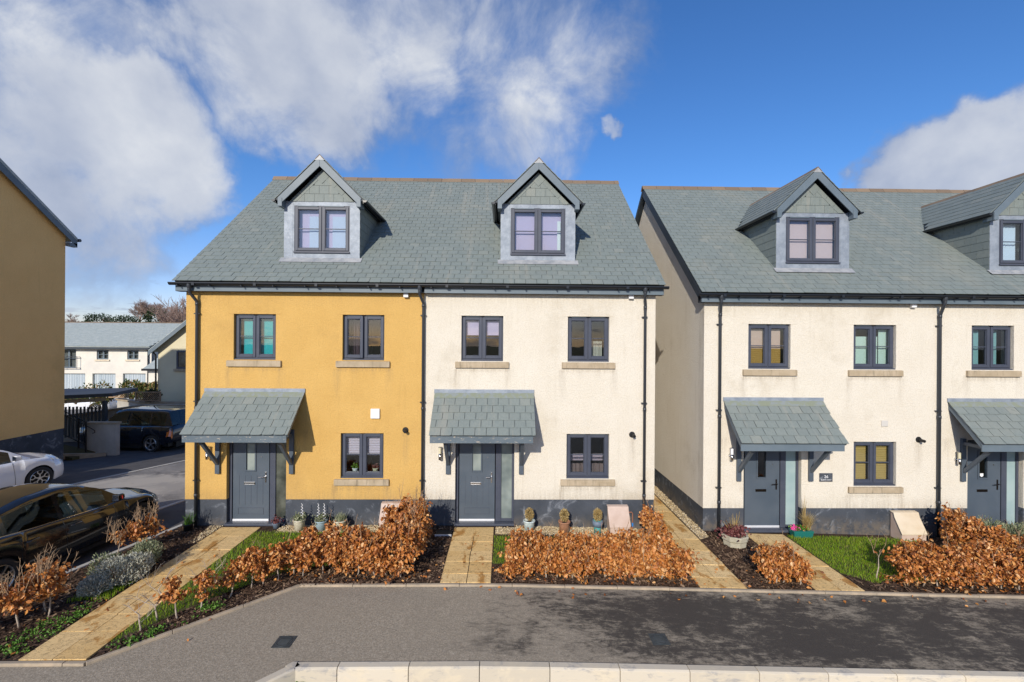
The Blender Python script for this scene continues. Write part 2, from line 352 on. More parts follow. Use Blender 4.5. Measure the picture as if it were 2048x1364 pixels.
# ------------------------------------------------------------------ mesh helpers
class MB:
    def __init__(s): s.v = []; s.f = []
    def add(s, vs, fs):
        b = len(s.v); s.v += [tuple(x) for x in vs]; s.f += [tuple(i + b for i in f) for f in fs]; return s
    def quad(s, *p): return s.add(p, [tuple(range(len(p)))])
    def box(s, x0, x1, y0, y1, z0, z1):
        return s.add([(x0, y0, z0), (x1, y0, z0), (x1, y1, z0), (x0, y1, z0), (x0, y0, z1), (x1, y0, z1), (x1, y1, z1), (x0, y1, z1)],
                     [(0, 3, 2, 1), (4, 5, 6, 7), (0, 1, 5, 4), (1, 2, 6, 5), (2, 3, 7, 6), (3, 0, 4, 7)])
    def prism(s, poly, vec):
        n = len(poly); P = [Vector(q) for q in poly]; V = Vector(vec)
        s.add(P + [q + V for q in P], [tuple(range(n))[::-1], tuple(range(n, 2 * n))] + [(i, (i + 1) % n, n + (i + 1) % n, n + i) for i in range(n)])
        return s
    def bar(s, a, b, w, h, up=(0, 0, 1)):
        a = Vector(a); b = Vector(b); d = (b - a).normalized(); u = Vector(up); sd = d.cross(u)
        if sd.length < 1e-4: sd = d.cross(Vector((1, 0, 0)))
        sd.normalize(); u = sd.cross(d); sd *= w / 2; u *= h / 2
        return s.prism([a - sd - u, a + sd - u, a + sd + u, a - sd + u], b - a)
    def tube(s, pts, r, n=8, cap=True):
        pts = [Vector(p) for p in pts]; rr = r if hasattr(r, '__len__') else [r] * len(pts)
        b = len(s.v); pu = None
        for i, p in enumerate(pts):
            d = (pts[min(i + 1, len(pts) - 1)] - pts[max(i - 1, 0)]).normalized()
            u = d.orthogonal().normalized() if pu is None else (pu - d * pu.dot(d)).normalized()
            pu = u; q = d.cross(u)
            for k in range(n):
                a = 2 * math.pi * k / n; s.v.append(tuple(p + (u * math.cos(a) + q * math.sin(a)) * rr[i]))
        for i in range(len(pts) - 1):
            for k in range(n):
                s.f.append((b + i * n + k, b + i * n + (k + 1) % n, b + (i + 1) * n + (k + 1) % n, b + (i + 1) * n + k))
        if cap:
            s.f.append(tuple(b + k for k in range(n))[::-1]); e = b + (len(pts) - 1) * n; s.f.append(tuple(e + k for k in range(n)))
        return s
    def lathe(s, prof, c=(0, 0, 0), n=20, axis='z', a0=0., a1=2 * math.pi):
        b = len(s.v); m = len(prof); full = abs(a1 - a0 - 2 * math.pi) < 1e-6; k = n if full else n + 1
        for i in range(k):
            a = a0 + (a1 - a0) * i / n; ca, sa = math.cos(a), math.sin(a)
            for r, h in prof:
                q = (r * ca, r * sa, h) if axis == 'z' else ((h, r * ca, r * sa) if axis == 'x' else (r * ca, h, r * sa))
                s.v.append((c[0] + q[0], c[1] + q[1], c[2] + q[2]))
        for i in range(n):
            j = (i + 1) % k
            for q in range(m - 1): s.f.append((b + i * m + q, b + j * m + q, b + j * m + q + 1, b + i * m + q + 1))
        return s
    def mesh(s, name, m=None, smooth=False):
        me = bpy.data.meshes.new(name); me.from_pydata(s.v, [], s.f); me.validate()
        bm = bmesh.new(); bm.from_mesh(me); bmesh.ops.recalc_face_normals(bm, faces=bm.faces); bm.to_mesh(me); bm.free()
        if m: me.materials.append(MAT[m])
        if smooth: me.polygons.foreach_set('use_smooth', [True] * len(me.polygons))
        return me
    def build(s, name, m, parent=None, smooth=False, bevel=0):
        return link(name, s.mesh(name, m, smooth), parent, bevel)
def link(name, me, parent=None, bevel=0, loc=None):
    o = bpy.data.objects.new(name, me); col.objects.link(o)
    if parent is not None: setpar(o, parent)
    if loc is not None: o.location = loc
    if bevel:
        b = o.modifiers.new('bevel', 'BEVEL'); b.width = bevel; b.segments = 2; b.limit_method = 'ANGLE'; b.angle_limit = R(40)
    return o
def setpar(o, p):
    o.parent = p
    m = Matrix.Identity(4); q = p
    while q is not None:
        m = Matrix.LocRotScale(q.location, q.rotation_euler, q.scale) if q.parent is None else (Matrix.LocRotScale(q.parent.location, q.parent.rotation_euler, q.parent.scale) @ q.matrix_parent_inverse @ Matrix.LocRotScale(q.location, q.rotation_euler, q.scale))
        break
    o.matrix_parent_inverse = m.inverted()
def tag(o, label=None, cat=None, group=None, kind=None):
    if label: o['label'] = label
    if cat: o['category'] = cat
    if group: o['group'] = group
    if kind: o['kind'] = kind
    return o
def thing(name, label, cat, loc=(0, 0, 0), group=None):
    o = bpy.data.objects.new(name, None); col.objects.link(o); o.location = loc; o.empty_display_size = .2
    return tag(o, label, cat, group)
def struct(o): o['kind'] = 'structure'; return o
def npmesh(name, V, F, m):                       # V (n,3), F (k,3|4)
    V = np.asarray(V, dtype=np.float32); F = np.asarray(F, dtype=np.int32); k = F.shape[1]
    me = bpy.data.meshes.new(name); me.vertices.add(len(V)); me.vertices.foreach_set('co', V.ravel())
    me.loops.add(F.size); me.loops.foreach_set('vertex_index', F.ravel())
    me.polygons.add(len(F)); me.polygons.foreach_set('loop_start', np.arange(0, F.size, k, dtype=np.int32))
    me.update(calc_edges=True); me.materials.append(MAT[m])
    return me
def clip(poly, a, b, c):                         # keep a*x+b*y<=c of a 2-D polygon
    o = []
    for i in range(len(poly)):
        p, q = poly[i], poly[(i + 1) % len(poly)]; dp = a * p[0] + b * p[1] - c; dq = a * q[0] + b * q[1] - c
        if dp <= 0: o.append(p)
        if (dp < 0 < dq) or (dq < 0 < dp): t = dp / (dp - dq); o.append((p[0] + (q[0] - p[0]) * t, p[1] + (q[1] - p[1]) * t))
    return o
def leaves(P, D, size, wid, fold=.25, jit=.35):  # P centres, D tip directions -> two folded quads each
    n = len(P); P = np.asarray(P); D = np.asarray(D); D = D / np.linalg.norm(D, axis=1, keepdims=True)
    fold = nr.uniform(.05, 1.9 * fold + .2, n)[:, None]; rv = nr.normal(size=(n, 3)); S = np.cross(D, rv); S /= np.linalg.norm(S, axis=1, keepdims=True) + 1e-9; N = np.cross(S, D)
    L = (size * (1 + jit * nr.uniform(-1, 1, n)))[:, None]; W = L * wid * (1 + .2 * nr.uniform(-1, 1, n))[:, None]
    base = P - D * L * .5; tip = P + D * L * .5
    up = N * W * fold
    v = np.stack([base, P - D * L * .18 + S * W * .5 + up, P + D * L * .2 + S * W * .46 + up, tip, P + D * L * .2 - S * W * .46 + up, P - D * L * .18 - S * W * .5 + up], 1)
    i = np.arange(n)[:, None] * 6
    F = np.concatenate([i + np.array([[0, 1, 2, 3]]), i + np.array([[0, 3, 4, 5]])], 0)
    return v.reshape(-1, 3), F
def blades(P, h, wd, lean=.5):                   # grass blades, one bent strip each
    n = len(P); a = nr.uniform(0, 6.283, n); H = h * nr.uniform(.5, 1.3, n)
    sd = np.stack([np.cos(a), np.sin(a), np.zeros(n)], 1) * wd * .5
    b = nr.uniform(0, 6.283, n); ln = np.stack([np.cos(b), np.sin(b), np.zeros(n)], 1) * (H * lean * nr.uniform(.2, 1, n))[:, None]
    up = np.stack([np.zeros(n), np.zeros(n), H], 1)
    v = np.stack([P - sd, P + sd, P + up * .6 + ln * .35 + sd * .8, P + up * .6 + ln * .35 - sd * .8, P + up + ln], 1).reshape(-1, 3)
    i = np.arange(n)[:, None] * 5
    return v, np.concatenate([i + np.array([[0, 1, 2]]), i + np.array([[0, 2, 3]]), i + np.array([[3, 2, 4]])], 0)
def inpoly(x, y, poly):
    c = False; j = len(poly) - 1
    for i in range(len(poly)):
        xi, yi = poly[i]; xj, yj = poly[j]
        if (yi > y) != (yj > y) and x < (xj - xi) * (y - yi) / (yj - yi) + xi: c = not c
        j = i
    return c
def scatter(poly, n, avoid=()):
    xs = [p[0] for p in poly]; ys = [p[1] for p in poly]; o = []
    while len(o) < n:
        x = rnd.uniform(min(xs), max(xs)); y = rnd.uniform(min(ys), max(ys))
        if inpoly(x, y, poly) and not any(inpoly(x, y, q) for q in avoid): o.append((x, y))
    return o
def zg(x): return -0.08 - 0.026 * min(max(x, 0), 14)         # garden and footway level: falls to the right
def zr(x, y): return -0.2 - 0.055 * min(max(y - 1.5, 0), 9)    # side road level: falls away to the back
def sheet(name, poly, zf, m, step=.0, thick=0):                # a flat or gently bent sheet over a polygon
    bm = bmesh.new(); vs = [bm.verts.new((x, y, 0)) for x, y in poly]
    for tr in tessellate_polygon([[Vector((x, y, 0)) for x, y in poly]]): bm.faces.new([vs[i] for i in tr])
    xs = [p[0] for p in poly]
    for xc in [c for c in (0., 14.) if min(xs) < c < max(xs)]:
        bmesh.ops.bisect_plane(bm, geom=bm.verts[:] + bm.edges[:] + bm.faces[:], plane_co=(xc, 0, 0), plane_no=(1, 0, 0))
    for yc in (1.5, 10.5):
        bmesh.ops.bisect_plane(bm, geom=bm.verts[:] + bm.edges[:] + bm.faces[:], plane_co=(0, yc, 0), plane_no=(0, 1, 0))
    for v in bm.verts: v.co.z = zf(v.co.x, v.co.y)
    bmesh.ops.recalc_face_normals(bm, faces=bm.faces)
    for f in bm.faces:
        if f.normal.z < 0: f.normal_flip()
    me = bpy.data.meshes.new(name); bm.to_mesh(me); bm.free(); me.materials.append(MAT[m])
    return link(name, me)
# ================================================================== ground, road, paths
g = MB().quad((-700, -700, -1.05), (700, -700, -1.05), (700, 700, -1.05), (-700, 700, -1.05)).build('ground', 'earth'); struct(g)
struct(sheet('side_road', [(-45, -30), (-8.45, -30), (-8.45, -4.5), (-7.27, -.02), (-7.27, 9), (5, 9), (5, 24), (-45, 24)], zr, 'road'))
x1 = lambda y: -13.25 + .25 * (y - 3.3)
x2 = lambda y: -8.7 + .22 * (y - 1.7)
struct(sheet('parking_bay', [(-30, -12), (x1(-12) - .1, -12), (x1(1.5) - .1, 1.5), (x1(16) - .1, 16), (-30, 16)], lambda x, y: zr(x, y) + .004, 'bay'))
struct(sheet('parking_bay', [(x2(-4.4) + .1, -4.4), (-8.46, -4.45), (-7.28, -.02), (-7.28, 6), (x2(6) + .1, 6)], lambda x, y: zr(x, y) + .004, 'bay'))
for fx, y0, y1 in ((x1, -9, 15), (x2, -4.4, 6)):
    st = struct(MB().box(fx(y0) - .01, fx(y0) + .01, y0, y0 + .02, zr(0, y0) - .05, zr(0, y0) - .02).build('channel_kerb', 'pale_kerb'))
    y = y0
    while y < y1:
        ye = min(y + .915, y1); a = Vector((fx(y), y, zr(0, y))); b = Vector((fx(ye - .012), ye - .012, zr(0, ye)))
        MB().bar(a, b, .125, .05).build('kerb_stone', 'pale_kerb', st); y = ye
PAV = [(-8.44, -4.49), (-5.38, -4.49), (-3.47, -2.58), (16, -2.58), (16, -4.45), (-2.72, -4.45), (-4.2, -5.95), (-4.2, -30), (-8.44, -30)]
struct(sheet('pavement', PAV, lambda x, y: zg(x) - .03, 'asphalt'))
struct(sheet('main_road', [(16, -4.5), (-2.7, -4.5), (-4.15, -5.95), (-4.15, -30), (16, -30)], lambda x, y: zg(x) - .235, 'road'))
struct(sheet('gutter_dirt', [(-2.62, -4.57), (-1.0, -4.58), (-.4, -4.62), (-1.1, -4.75), (-2.0, -4.95), (-2.85, -4.9)], lambda x, y: zg(x) - .228, 'debris'))
kb = struct(sheet('kerb', [(-2.75, -4.47), (16, -4.47), (16, -4.53), (-2.75, -4.53)], lambda x, y: zg(x) - .32, 'kerb_stone'))
def kerbstone(a, b, first=True):
    a = Vector(a); b = Vector(b); d = (b - a).normalized(); n = Vector((d.y, -d.x, 0))
    pr = [(0, .0), (.10, .0), (.122, -.018), (.128, -.27), (0, -.27)]
    za, zb = zg(a.x), zg(b.x); m = MB()
    P = [a + n * o + Vector((0, 0, za + h - .012)) for o, h in pr]; Q = [b + n * o + Vector((0, 0, zb + h - .012)) for o, h in pr]
    k = len(pr); m.add(P + Q, [tuple(range(k))[::-1], tuple(range(k, 2 * k))] + [(i, (i + 1) % k, k + (i + 1) % k, k + i) for i in range(k)])
    return m.build('kerb_stone', 'kerb_stone', kb, bevel=.006)
xs = [-2.72, -2.12]
while xs[-1] < 12.5: xs.append(xs[-1] + .915)
for a, b in zip(xs[:-1], xs[1:]): kerbstone((a + .004, -4.45, 0), (b - .004, -4.45, 0))
a = Vector((-2.7, -4.45, 0)); dr = Vector((-1, -1.01, 0)).normalized()
for k in range(2): kerbstone(a + dr * (.92 * (k + 1)), a + dr * (.92 * k - (.0 if k else .02)))
MB().prism([(-2.74, -4.448, -.0915), (-2.68, -4.448, -.0915), (-2.66, -4.578, -.0915), (-2.70, -4.585, -.0915), (-2.80, -4.52, -.0915)], (0, 0, -.25)).build('kerb_stone', 'kerb_stone', kb)
# gardens: one bed of bark mulch that everything else lies on
GARD = [(-7.24, -.0), (-8.4, -4.44), (-5.41, -4.44), (-3.5, -2.54), (16, -2.54), (16, .3), (-7.24, .3)]
struct(sheet('garden_soil', GARD, lambda x, y: zg(x) - .012, 'soil'))
ed = struct(sheet('garden_edging', [(-5.41, -4.45), (-3.5, -2.55), (16, -2.55), (16, -2.56), (-3.5, -2.56), (-5.40, -4.46)], lambda x, y: zg(x) - .2, 'edging'))
def edging(a, b, w=.055, top=.008, m='edging', name='edging_stone', L=.915, par=None):
    a = Vector((*a, 0)); b = Vector((*b, 0)); d = (b - a).normalized(); tot = (b - a).length; t = 0
    while t < tot - .05:
        e = min(t + L, tot); p = a + d * (t + .003); q = a + d * (e - .003)
        mb = MB(); n = Vector((-d.y, d.x, 0)) * w / 2; j = rnd.uniform(-.004, .004)
        za, zb = Vector((0, 0, zg(p.x) + top + j)), Vector((0, 0, zg(q.x) + top + j)); dn = Vector((0, 0, -.15))
        mb.add([p - n + za, p + n + za, q + n + zb, q - n + zb, p - n + za + dn, p + n + za + dn, q + n + zb + dn, q - n + zb + dn],
               [(0, 1, 2, 3), (0, 4, 5, 1), (1, 5, 6, 2), (2, 6, 7, 3), (3, 7, 4, 0), (4, 7, 6, 5)])
        mb.build(name, m, par or ed, bevel=.006); t = e
edging((-8.42, -4.46), (-5.40, -4.46)); edging((-5.40, -4.46), (-3.49, -2.56)); edging((-3.49, -2.56), (13.2, -2.56))
edging((-7.25, .0), (-8.42, -4.46), .10, .03, 'pale_kerb')
# paving
def path(x0, x1, y0, y1, split=.5, seed=0, rows=(.44, .3, .46, .4)):
    q = random.Random(seed)
    s = struct(sheet('garden_path', [(x0 - .01, y0), (x1 + .01, y0), (x1 + .01, y1), (x0 - .01, y1)], lambda x, y: zg(x) - .002, 'joint'))
    y = y1; k = 0
    while y > y0 + .02:
        h = min(rows[k % len(rows)] * q.uniform(.92, 1.08), y - y0)
        if y - h - y0 < .12: h = y - y0
        sp = [x0, x0 + (x1 - x0) * (split + q.uniform(-.02, .02)), x1] if q.random() < .8 else [x0, x1]
        for a, b in zip(sp[:-1], sp[1:]):
            m = MB(); zz = q.uniform(.008, .014); j = [q.uniform(-.003, .003) for _ in range(4)]
            xa, xb, ya, yb = a + .007, b - .007, y - h + .007, y - .007
            tp = [(xa, ya, zg(xa) + zz + j[0]), (xb, ya, zg(xb) + zz + j[1]), (xb, yb, zg(xb) + zz + j[2]), (xa, yb, zg(xa) + zz + j[3])]
            m.add(tp + [(u, v_, w_ - .04) for u, v_, w_ in tp], [(0, 1, 2, 3), (0, 4, 5, 1), (1, 5, 6, 2), (2, 6, 7, 3), (3, 7, 4, 0)])
            m.build('paving_slab', 'sandstone', s)
        y -= h; k += 1
path(-6.31, -5.43, -4.42, -.14, .5, 1, (.5, .62, .45, .6))
path(-1.09, -.2, -2.52, -.14, .52, 2)
path(3.47, 4.32, -2.52, 8.5, .5, 3, (.6, .45, .55))
path(5.53, 6.42, -2.52, -.14, .5, 4, (.45, .6, .5))
path(10.9, 11.8, -2.52, -.14, .5, 5)
PATHS = [[(a - .02, b0), (a1 + .02, b0), (a1 + .02, b1), (a - .02, b1)] for a, a1, b0, b1 in ((-6.31, -5.43, -4.5, 0), (-1.09, -.2, -2.6, 0), (3.47, 4.32, -2.6, 9), (5.53, 6.42, -2.6, 0), (10.9, 11.8, -2.6, 0))]
# lawns
LAWN = [[(-5.41, -.42), (-1.95, -.42), (-1.95, -1.6), (-2.6, -1.85), (-3.5, -1.95), (-4.1, -2.3), (-4.5, -2.75), (-4.9, -3.25), (-5.2, -3.8), (-5.41, -4.1)],
        [(-.18, -.62), (3.0, -.62), (3.0, -1.75), (.1, -1.85), (-.18, -1.85)],
        [(6.44, -.22), (9.5, -.22), (9.5, -2.1), (7.2, -2.15), (6.85, -2.25), (6.44, -1.9)]]
for L_ in LAWN: struct(sheet('lawn', L_, lambda x, y: zg(x) + .004, 'earth'))
gp = []
for L_, n in zip(LAWN, (16000, 7000, 15000)): gp += [(x, y, zg(x) + .002) for x, y in scatter(L_, n)]
V, F = blades(np.array(gp), .055, .006, .7)
tag(link('lawn_grass', npmesh('lawn_grass', V, F, 'grass')), 'short green lawn grass in the front gardens', 'grass', kind='stuff')
# gravel strips against the walls
GRAV = [[(-.16, -.5), (3.2, -.5), (3.2, -.02), (.3, -.02), (.3, -.12), (-.16, -.12)], [(4.36, -.5), (4.62, -.35), (4.62, 7), (4.36, 7)], [(-5.0, -.4), (-2.0, -.4), (-2.0, -.02), (-5.0, -.02)], [(-6.5, -.9), (-6.34, -.9), (-6.34, -.05), (-6.6, -.05)]]
GV, GF = [], []
for L_, n in zip(GRAV, (3800, 2600, 2600, 500)):
    struct(sheet('gravel_strip', L_, lambda x, y: zg(x) - .004, 'gravel_bed'))
    for x, y in scatter(L_, n):
        r = rnd.uniform(.010, .021); c = np.array((x, y, zg(x) + rnd.uniform(0, .012)))
        o = np.array([(r, 0, 0), (-r, 0, 0), (0, r, 0), (0, -r, 0), (0, 0, r * .7), (0, 0, -r * .7)]) * nr.uniform(.6, 1.2, (6, 1))
        a = rnd.uniform(0, 6.28); ca, sa = math.cos(a), math.sin(a); o = o @ np.array([(ca, sa, 0), (-sa, ca, 0), (0, 0, 1)])
        b = len(GV) * 6; GV.append(o + c)
        GF.append(np.array([(0, 2, 4), (2, 1, 4), (1, 3, 4), (3, 0, 4), (2, 0, 5), (1, 2, 5), (3, 1, 5), (0, 3, 5)]) + b)
tag(link('gravel', npmesh('gravel', np.concatenate(GV), np.concatenate(GF), 'gravel')), 'pale honey gravel along the house walls', 'gravel', kind='stuff')
# bark chips
BED = [[(-7.3, -.1), (-8.35, -4.4), (-6.32, -4.4), (-6.32, -.1)], [(-5.38, -4.1), (-5.38, -4.4), (-3.55, -2.58), (-1.12, -2.5), (-1.12, -.1), (-1.9, -.1), (-1.95, -1.6), (-2.6, -1.85), (-3.5, -1.95), (-4.1, -2.3), (-4.5, -2.75), (-4.9, -3.25)],
       [(-.17, -2.5), (3.44, -2.5), (3.44, -1.8), (-.17, -1.9)], [(4.34, -2.5), (5.5, -2.5), (5.5, -.1), (4.66, -.1), (4.6, -.5), (4.34, -.6)], [(6.45, -2.5), (13, -2.5), (13, -.1), (9.6, -.1), (9.55, -2.1), (7.2, -2.15), (6.45, -1.95)]]
CV, CF = [], []; nb = 0
for L_, n in zip(BED, (4200, 5200, 3000, 3200, 3600)):
    P = np.array([(x, y, zg(x) + rnd.uniform(-.006, .016)) for x, y in scatter(L_, n)]); k = len(P)
    a = nr.uniform(0, 6.283, k); el = nr.normal(0, .22, k); Ln = nr.uniform(.018, .06, k)[:, None]; Wd = nr.uniform(.005, .014, k)[:, None]
    D = np.stack([np.cos(a) * np.cos(el), np.sin(a) * np.cos(el), np.sin(el)], 1); S = np.stack([-np.sin(a), np.cos(a), nr.normal(0, .3, k)], 1)
    v = np.stack([P - D * Ln - S * Wd, P + D * Ln - S * Wd, P + D * Ln + S * Wd, P - D * Ln + S * Wd], 1).reshape(-1, 3)
    CV.append(v); CF.append(np.arange(k * 4).reshape(k, 4) + nb); nb += k * 4
tag(link('bark_mulch', npmesh('bark_mulch', np.concatenate(CV), np.concatenate(CF), 'chips')), 'dark brown bark chips over the flower beds', 'mulch', kind='stuff')

# ================================================================== houses
RUN, RISE = 4.46, 3.88; ANG = math.atan2(RISE, RUN); SL = math.hypot(RUN, RISE); GA = .1791; EY = -.2; EZ = 5.452
UP = Vector((0, math.cos(ANG), math.sin(ANG))); NRM = Vector((0, -math.sin(ANG), math.cos(ANG)))
def slate_mesh(w, l, t, chip=0):
    m = MB(); h = w / 2
    p = [(-h, 0), (h, 0), (h, l), (-h, l)] if not chip else ([(-h + .02, 0), (h - .035, 0), (h, .018), (h, l), (-h, l), (-h, .012)] if chip == 1 else [(-h, .006), (-h + .08, 0), (h, .003), (h, l), (-h, l)])
    n = len(p)
    m.add([(x, y, t) for x, y in p] + [(x, y, 0) for x, y in p], [tuple(range(n))] + [(i, n + i, n + (i + 1) % n, (i + 1) % n) for i in range(n)])
    return m.mesh('slate', 'slate')
SM = [slate_mesh(.246, .235, .012), slate_mesh(.246, .235, .012, 1), slate_mesh(.246, .235, .014, 2), slate_mesh(.246, .235, .010)]
def put_slate(parent, o, ang, sx=1., rz=0., me=None, tilt=.055):
    s = link('slate', me or rnd.choice(SM), parent); s.location = o
    s.rotation_euler = (ang - tilt, 0, 0) if not rz else (ang - tilt, rz, 0); s.scale = (sx, 1, 1)
    return s
def slate_into(m, o, xv, uv, nv, w, l=.235, t=.012):          # the same slate joined into a mesh
    h = w / 2; lo = Vector(o) + nv * .006; hi = lo + uv * l - nv * .010
    j = rnd.uniform(-.002, .003)
    P = [lo - xv * h + nv * (t + j), lo + xv * h + nv * (t + j), hi + xv * h + nv * t, hi - xv * h + nv * t, lo - xv * h, lo + xv * h, hi + xv * h, hi - xv * h]
    m.add(P, [(0, 1, 2, 3), (0, 4, 5, 1), (1, 5, 6, 2), (3, 7, 4, 0)])

def wall_holes(x0, x1, z0, z1, holes, yf, th, rev, fine=0):
    m = MB(); X = sorted({x0, x1, *[h[0] for h in holes], *[h[1] for h in holes]}); Z = sorted({z0, z1, *[max(z0, min(z1, h[2])) for h in holes], *[max(z0, min(z1, h[3])) for h in holes]})
    for a, b in zip(X[:-1], X[1:]):
        for c, d in zip(Z[:-1], Z[1:]):
            cx, cz = (a + b) / 2, (c + d) / 2
            if any(h[0] < cx < h[1] and h[2] < cz < h[3] for h in holes): continue
            nx, nz = (max(1, int((b - a) / fine)), max(1, int((d - c) / fine))) if fine else (1, 1); i0 = len(m.v)
            m.add([(a + (b - a) * i / nx, yf, c + (d - c) * j / nz) for j in range(nz + 1) for i in range(nx + 1)], [(j * (nx + 1) + i, j * (nx + 1) + i + 1, (j + 1) * (nx + 1) + i + 1, (j + 1) * (nx + 1) + i) for j in range(nz) for i in range(nx)])
            m.quad((a, yf + th, c), (a, yf + th, d), (b, yf + th, d), (b, yf + th, c))
    for a, b, c, d in holes:
        c0, d0 = max(c, z0), min(d, z1)
        if d0 <= c0: continue
        m.quad((a, yf, c0), (a, yf, d0), (a, yf + th, d0), (a, yf + th, c0)); m.quad((b, yf, c0), (b, yf + th, c0), (b, yf + th, d0), (b, yf, d0))
        if d <= z1: m.quad((a, yf, d), (b, yf, d), (b, yf + th, d), (a, yf + th, d))
        if c >= z0: m.quad((a, yf, c), (a, yf + th, c), (b, yf + th, c), (b, yf, c))
    for x in (x0, x1): m.quad((x, yf, z0), (x, yf + th, z0), (x, yf + th, z1), (x, yf, z1))
    for a, b in zip(X[:-1], X[1:]):
        for ze in (z0, z1):
            if not any(h[0] < (a + b) / 2 < h[1] and h[2] <= ze <= h[3] for h in holes): m.quad((a, yf, ze), (b, yf, ze), (b, yf + th, ze), (a, yf + th, ze))
    return m
def stain(o, wins, dz, can, zp, ztop, vents=()):
    me = o.data; at = me.attributes.new('grime', 'FLOAT', 'POINT'); n = len(me.vertices); co = np.empty(n * 3, np.float32); me.vertices.foreach_get('co', co); co = co.reshape(-1, 3); X, Z = co[:, 0], co[:, 2]; g_ = np.zeros(n, np.float32)
    def run(x, zt, ln, w_, a):
        t = (zt - Z) / ln; return a * np.exp(-((X - x) / w_) ** 2) * np.clip(1 - t, 0, 1) * (t > 0)
    for w_ in wins:
        zs = w_[2] + dz - .155
        for x, ln, a in ((w_[0] - .12, .9, .9), (w_[1] + .12, .75, .8), (w_[0] + .3, .3, .5), (w_[1] - .25, .35, .5)): g_ += run(x, zs, ln, .055, a)
        g_ += .45 * ((Z > zs - .10) & (Z < zs) & (X > w_[0] - .12) & (X < w_[1] + .12))
    for x in can: g_ += run(x, 2.12 + dz, .8, .10, .5)
    for x, z in vents: g_ += run(x, z - .05, .9, .07, .9)
    g_ += .55 * np.clip(1 - (Z - zp) / .28, 0, 1) + .35 * np.clip(1 - (ztop - Z) / .4, 0, 1)
    at.data.foreach_set('value', np.clip(g_, 0, 1).astype(np.float32))
def ring(m, x0, x1, z0, z1, w, y0, y1):
    m.box(x0, x0 + w, y0, y1, z0, z1); m.box(x1 - w, x1, y0, y1, z0, z1); m.box(x0 + w, x1 - w, y0, y1, z1 - w, z1); m.box(x0 + w, x1 - w, y0, y1, z0, z0 + w)
def blind(par, x0, x1, z0, z1, y, m, style):
    b = MB()
    if style == 'flat': b.box(x0, x1, y, y + .006, z0, z1); b.tube([(x0, y + .003, z0), (x1, y + .003, z0)], .012, 6)
    elif style == 'venetian':
        z = z0
        while z < z1 - .02: b.add([(x0, y, z), (x1, y, z), (x1, y + .03, z + .036), (x0, y + .03, z + .036), (x0, y, z + .004), (x1, y, z + .004), (x1, y + .03, z + .04), (x0, y + .03, z + .04)], [(0, 1, 2, 3), (4, 5, 6, 7), (0, 1, 5, 4), (2, 3, 7, 6)]); z += .042
    elif style == 'vertical':
        x = x0
        while x < x1 - .04: b.add([(x, y + .045, z0), (x + .075, y, z0), (x + .075, y, z1), (x, y + .045, z1)], [(0, 1, 2, 3)]); x += .085
    elif style == 'curtain':
        n = 26; pts = [(x0 + (x1 - x0) * i / n, y + .025 * math.sin(i * 1.9) + .01 * math.sin(i * .7)) for i in range(n + 1)]
        for p, q in zip(pts[:-1], pts[1:]): b.quad((p[0], p[1], z0), (q[0], q[1], z0), (q[0], q[1], z1), (p[0], p[1], z1))
    elif style == 'fold':
        n = 9
        for i in range(n):
            a, c = z1 - (z1 - z0) * i / n, z1 - (z1 - z0) * (i + 1) / n; b.quad((x0, y, a), (x1, y, a), (x1, y - .018, c + .012), (x0, y - .018, c + .012)); b.quad((x0, y - .018, c + .012), (x1, y - .018, c + .012), (x1, y, c), (x0, y, c))
    return b.build('blind' if style != 'curtain' else 'curtain', m, par)
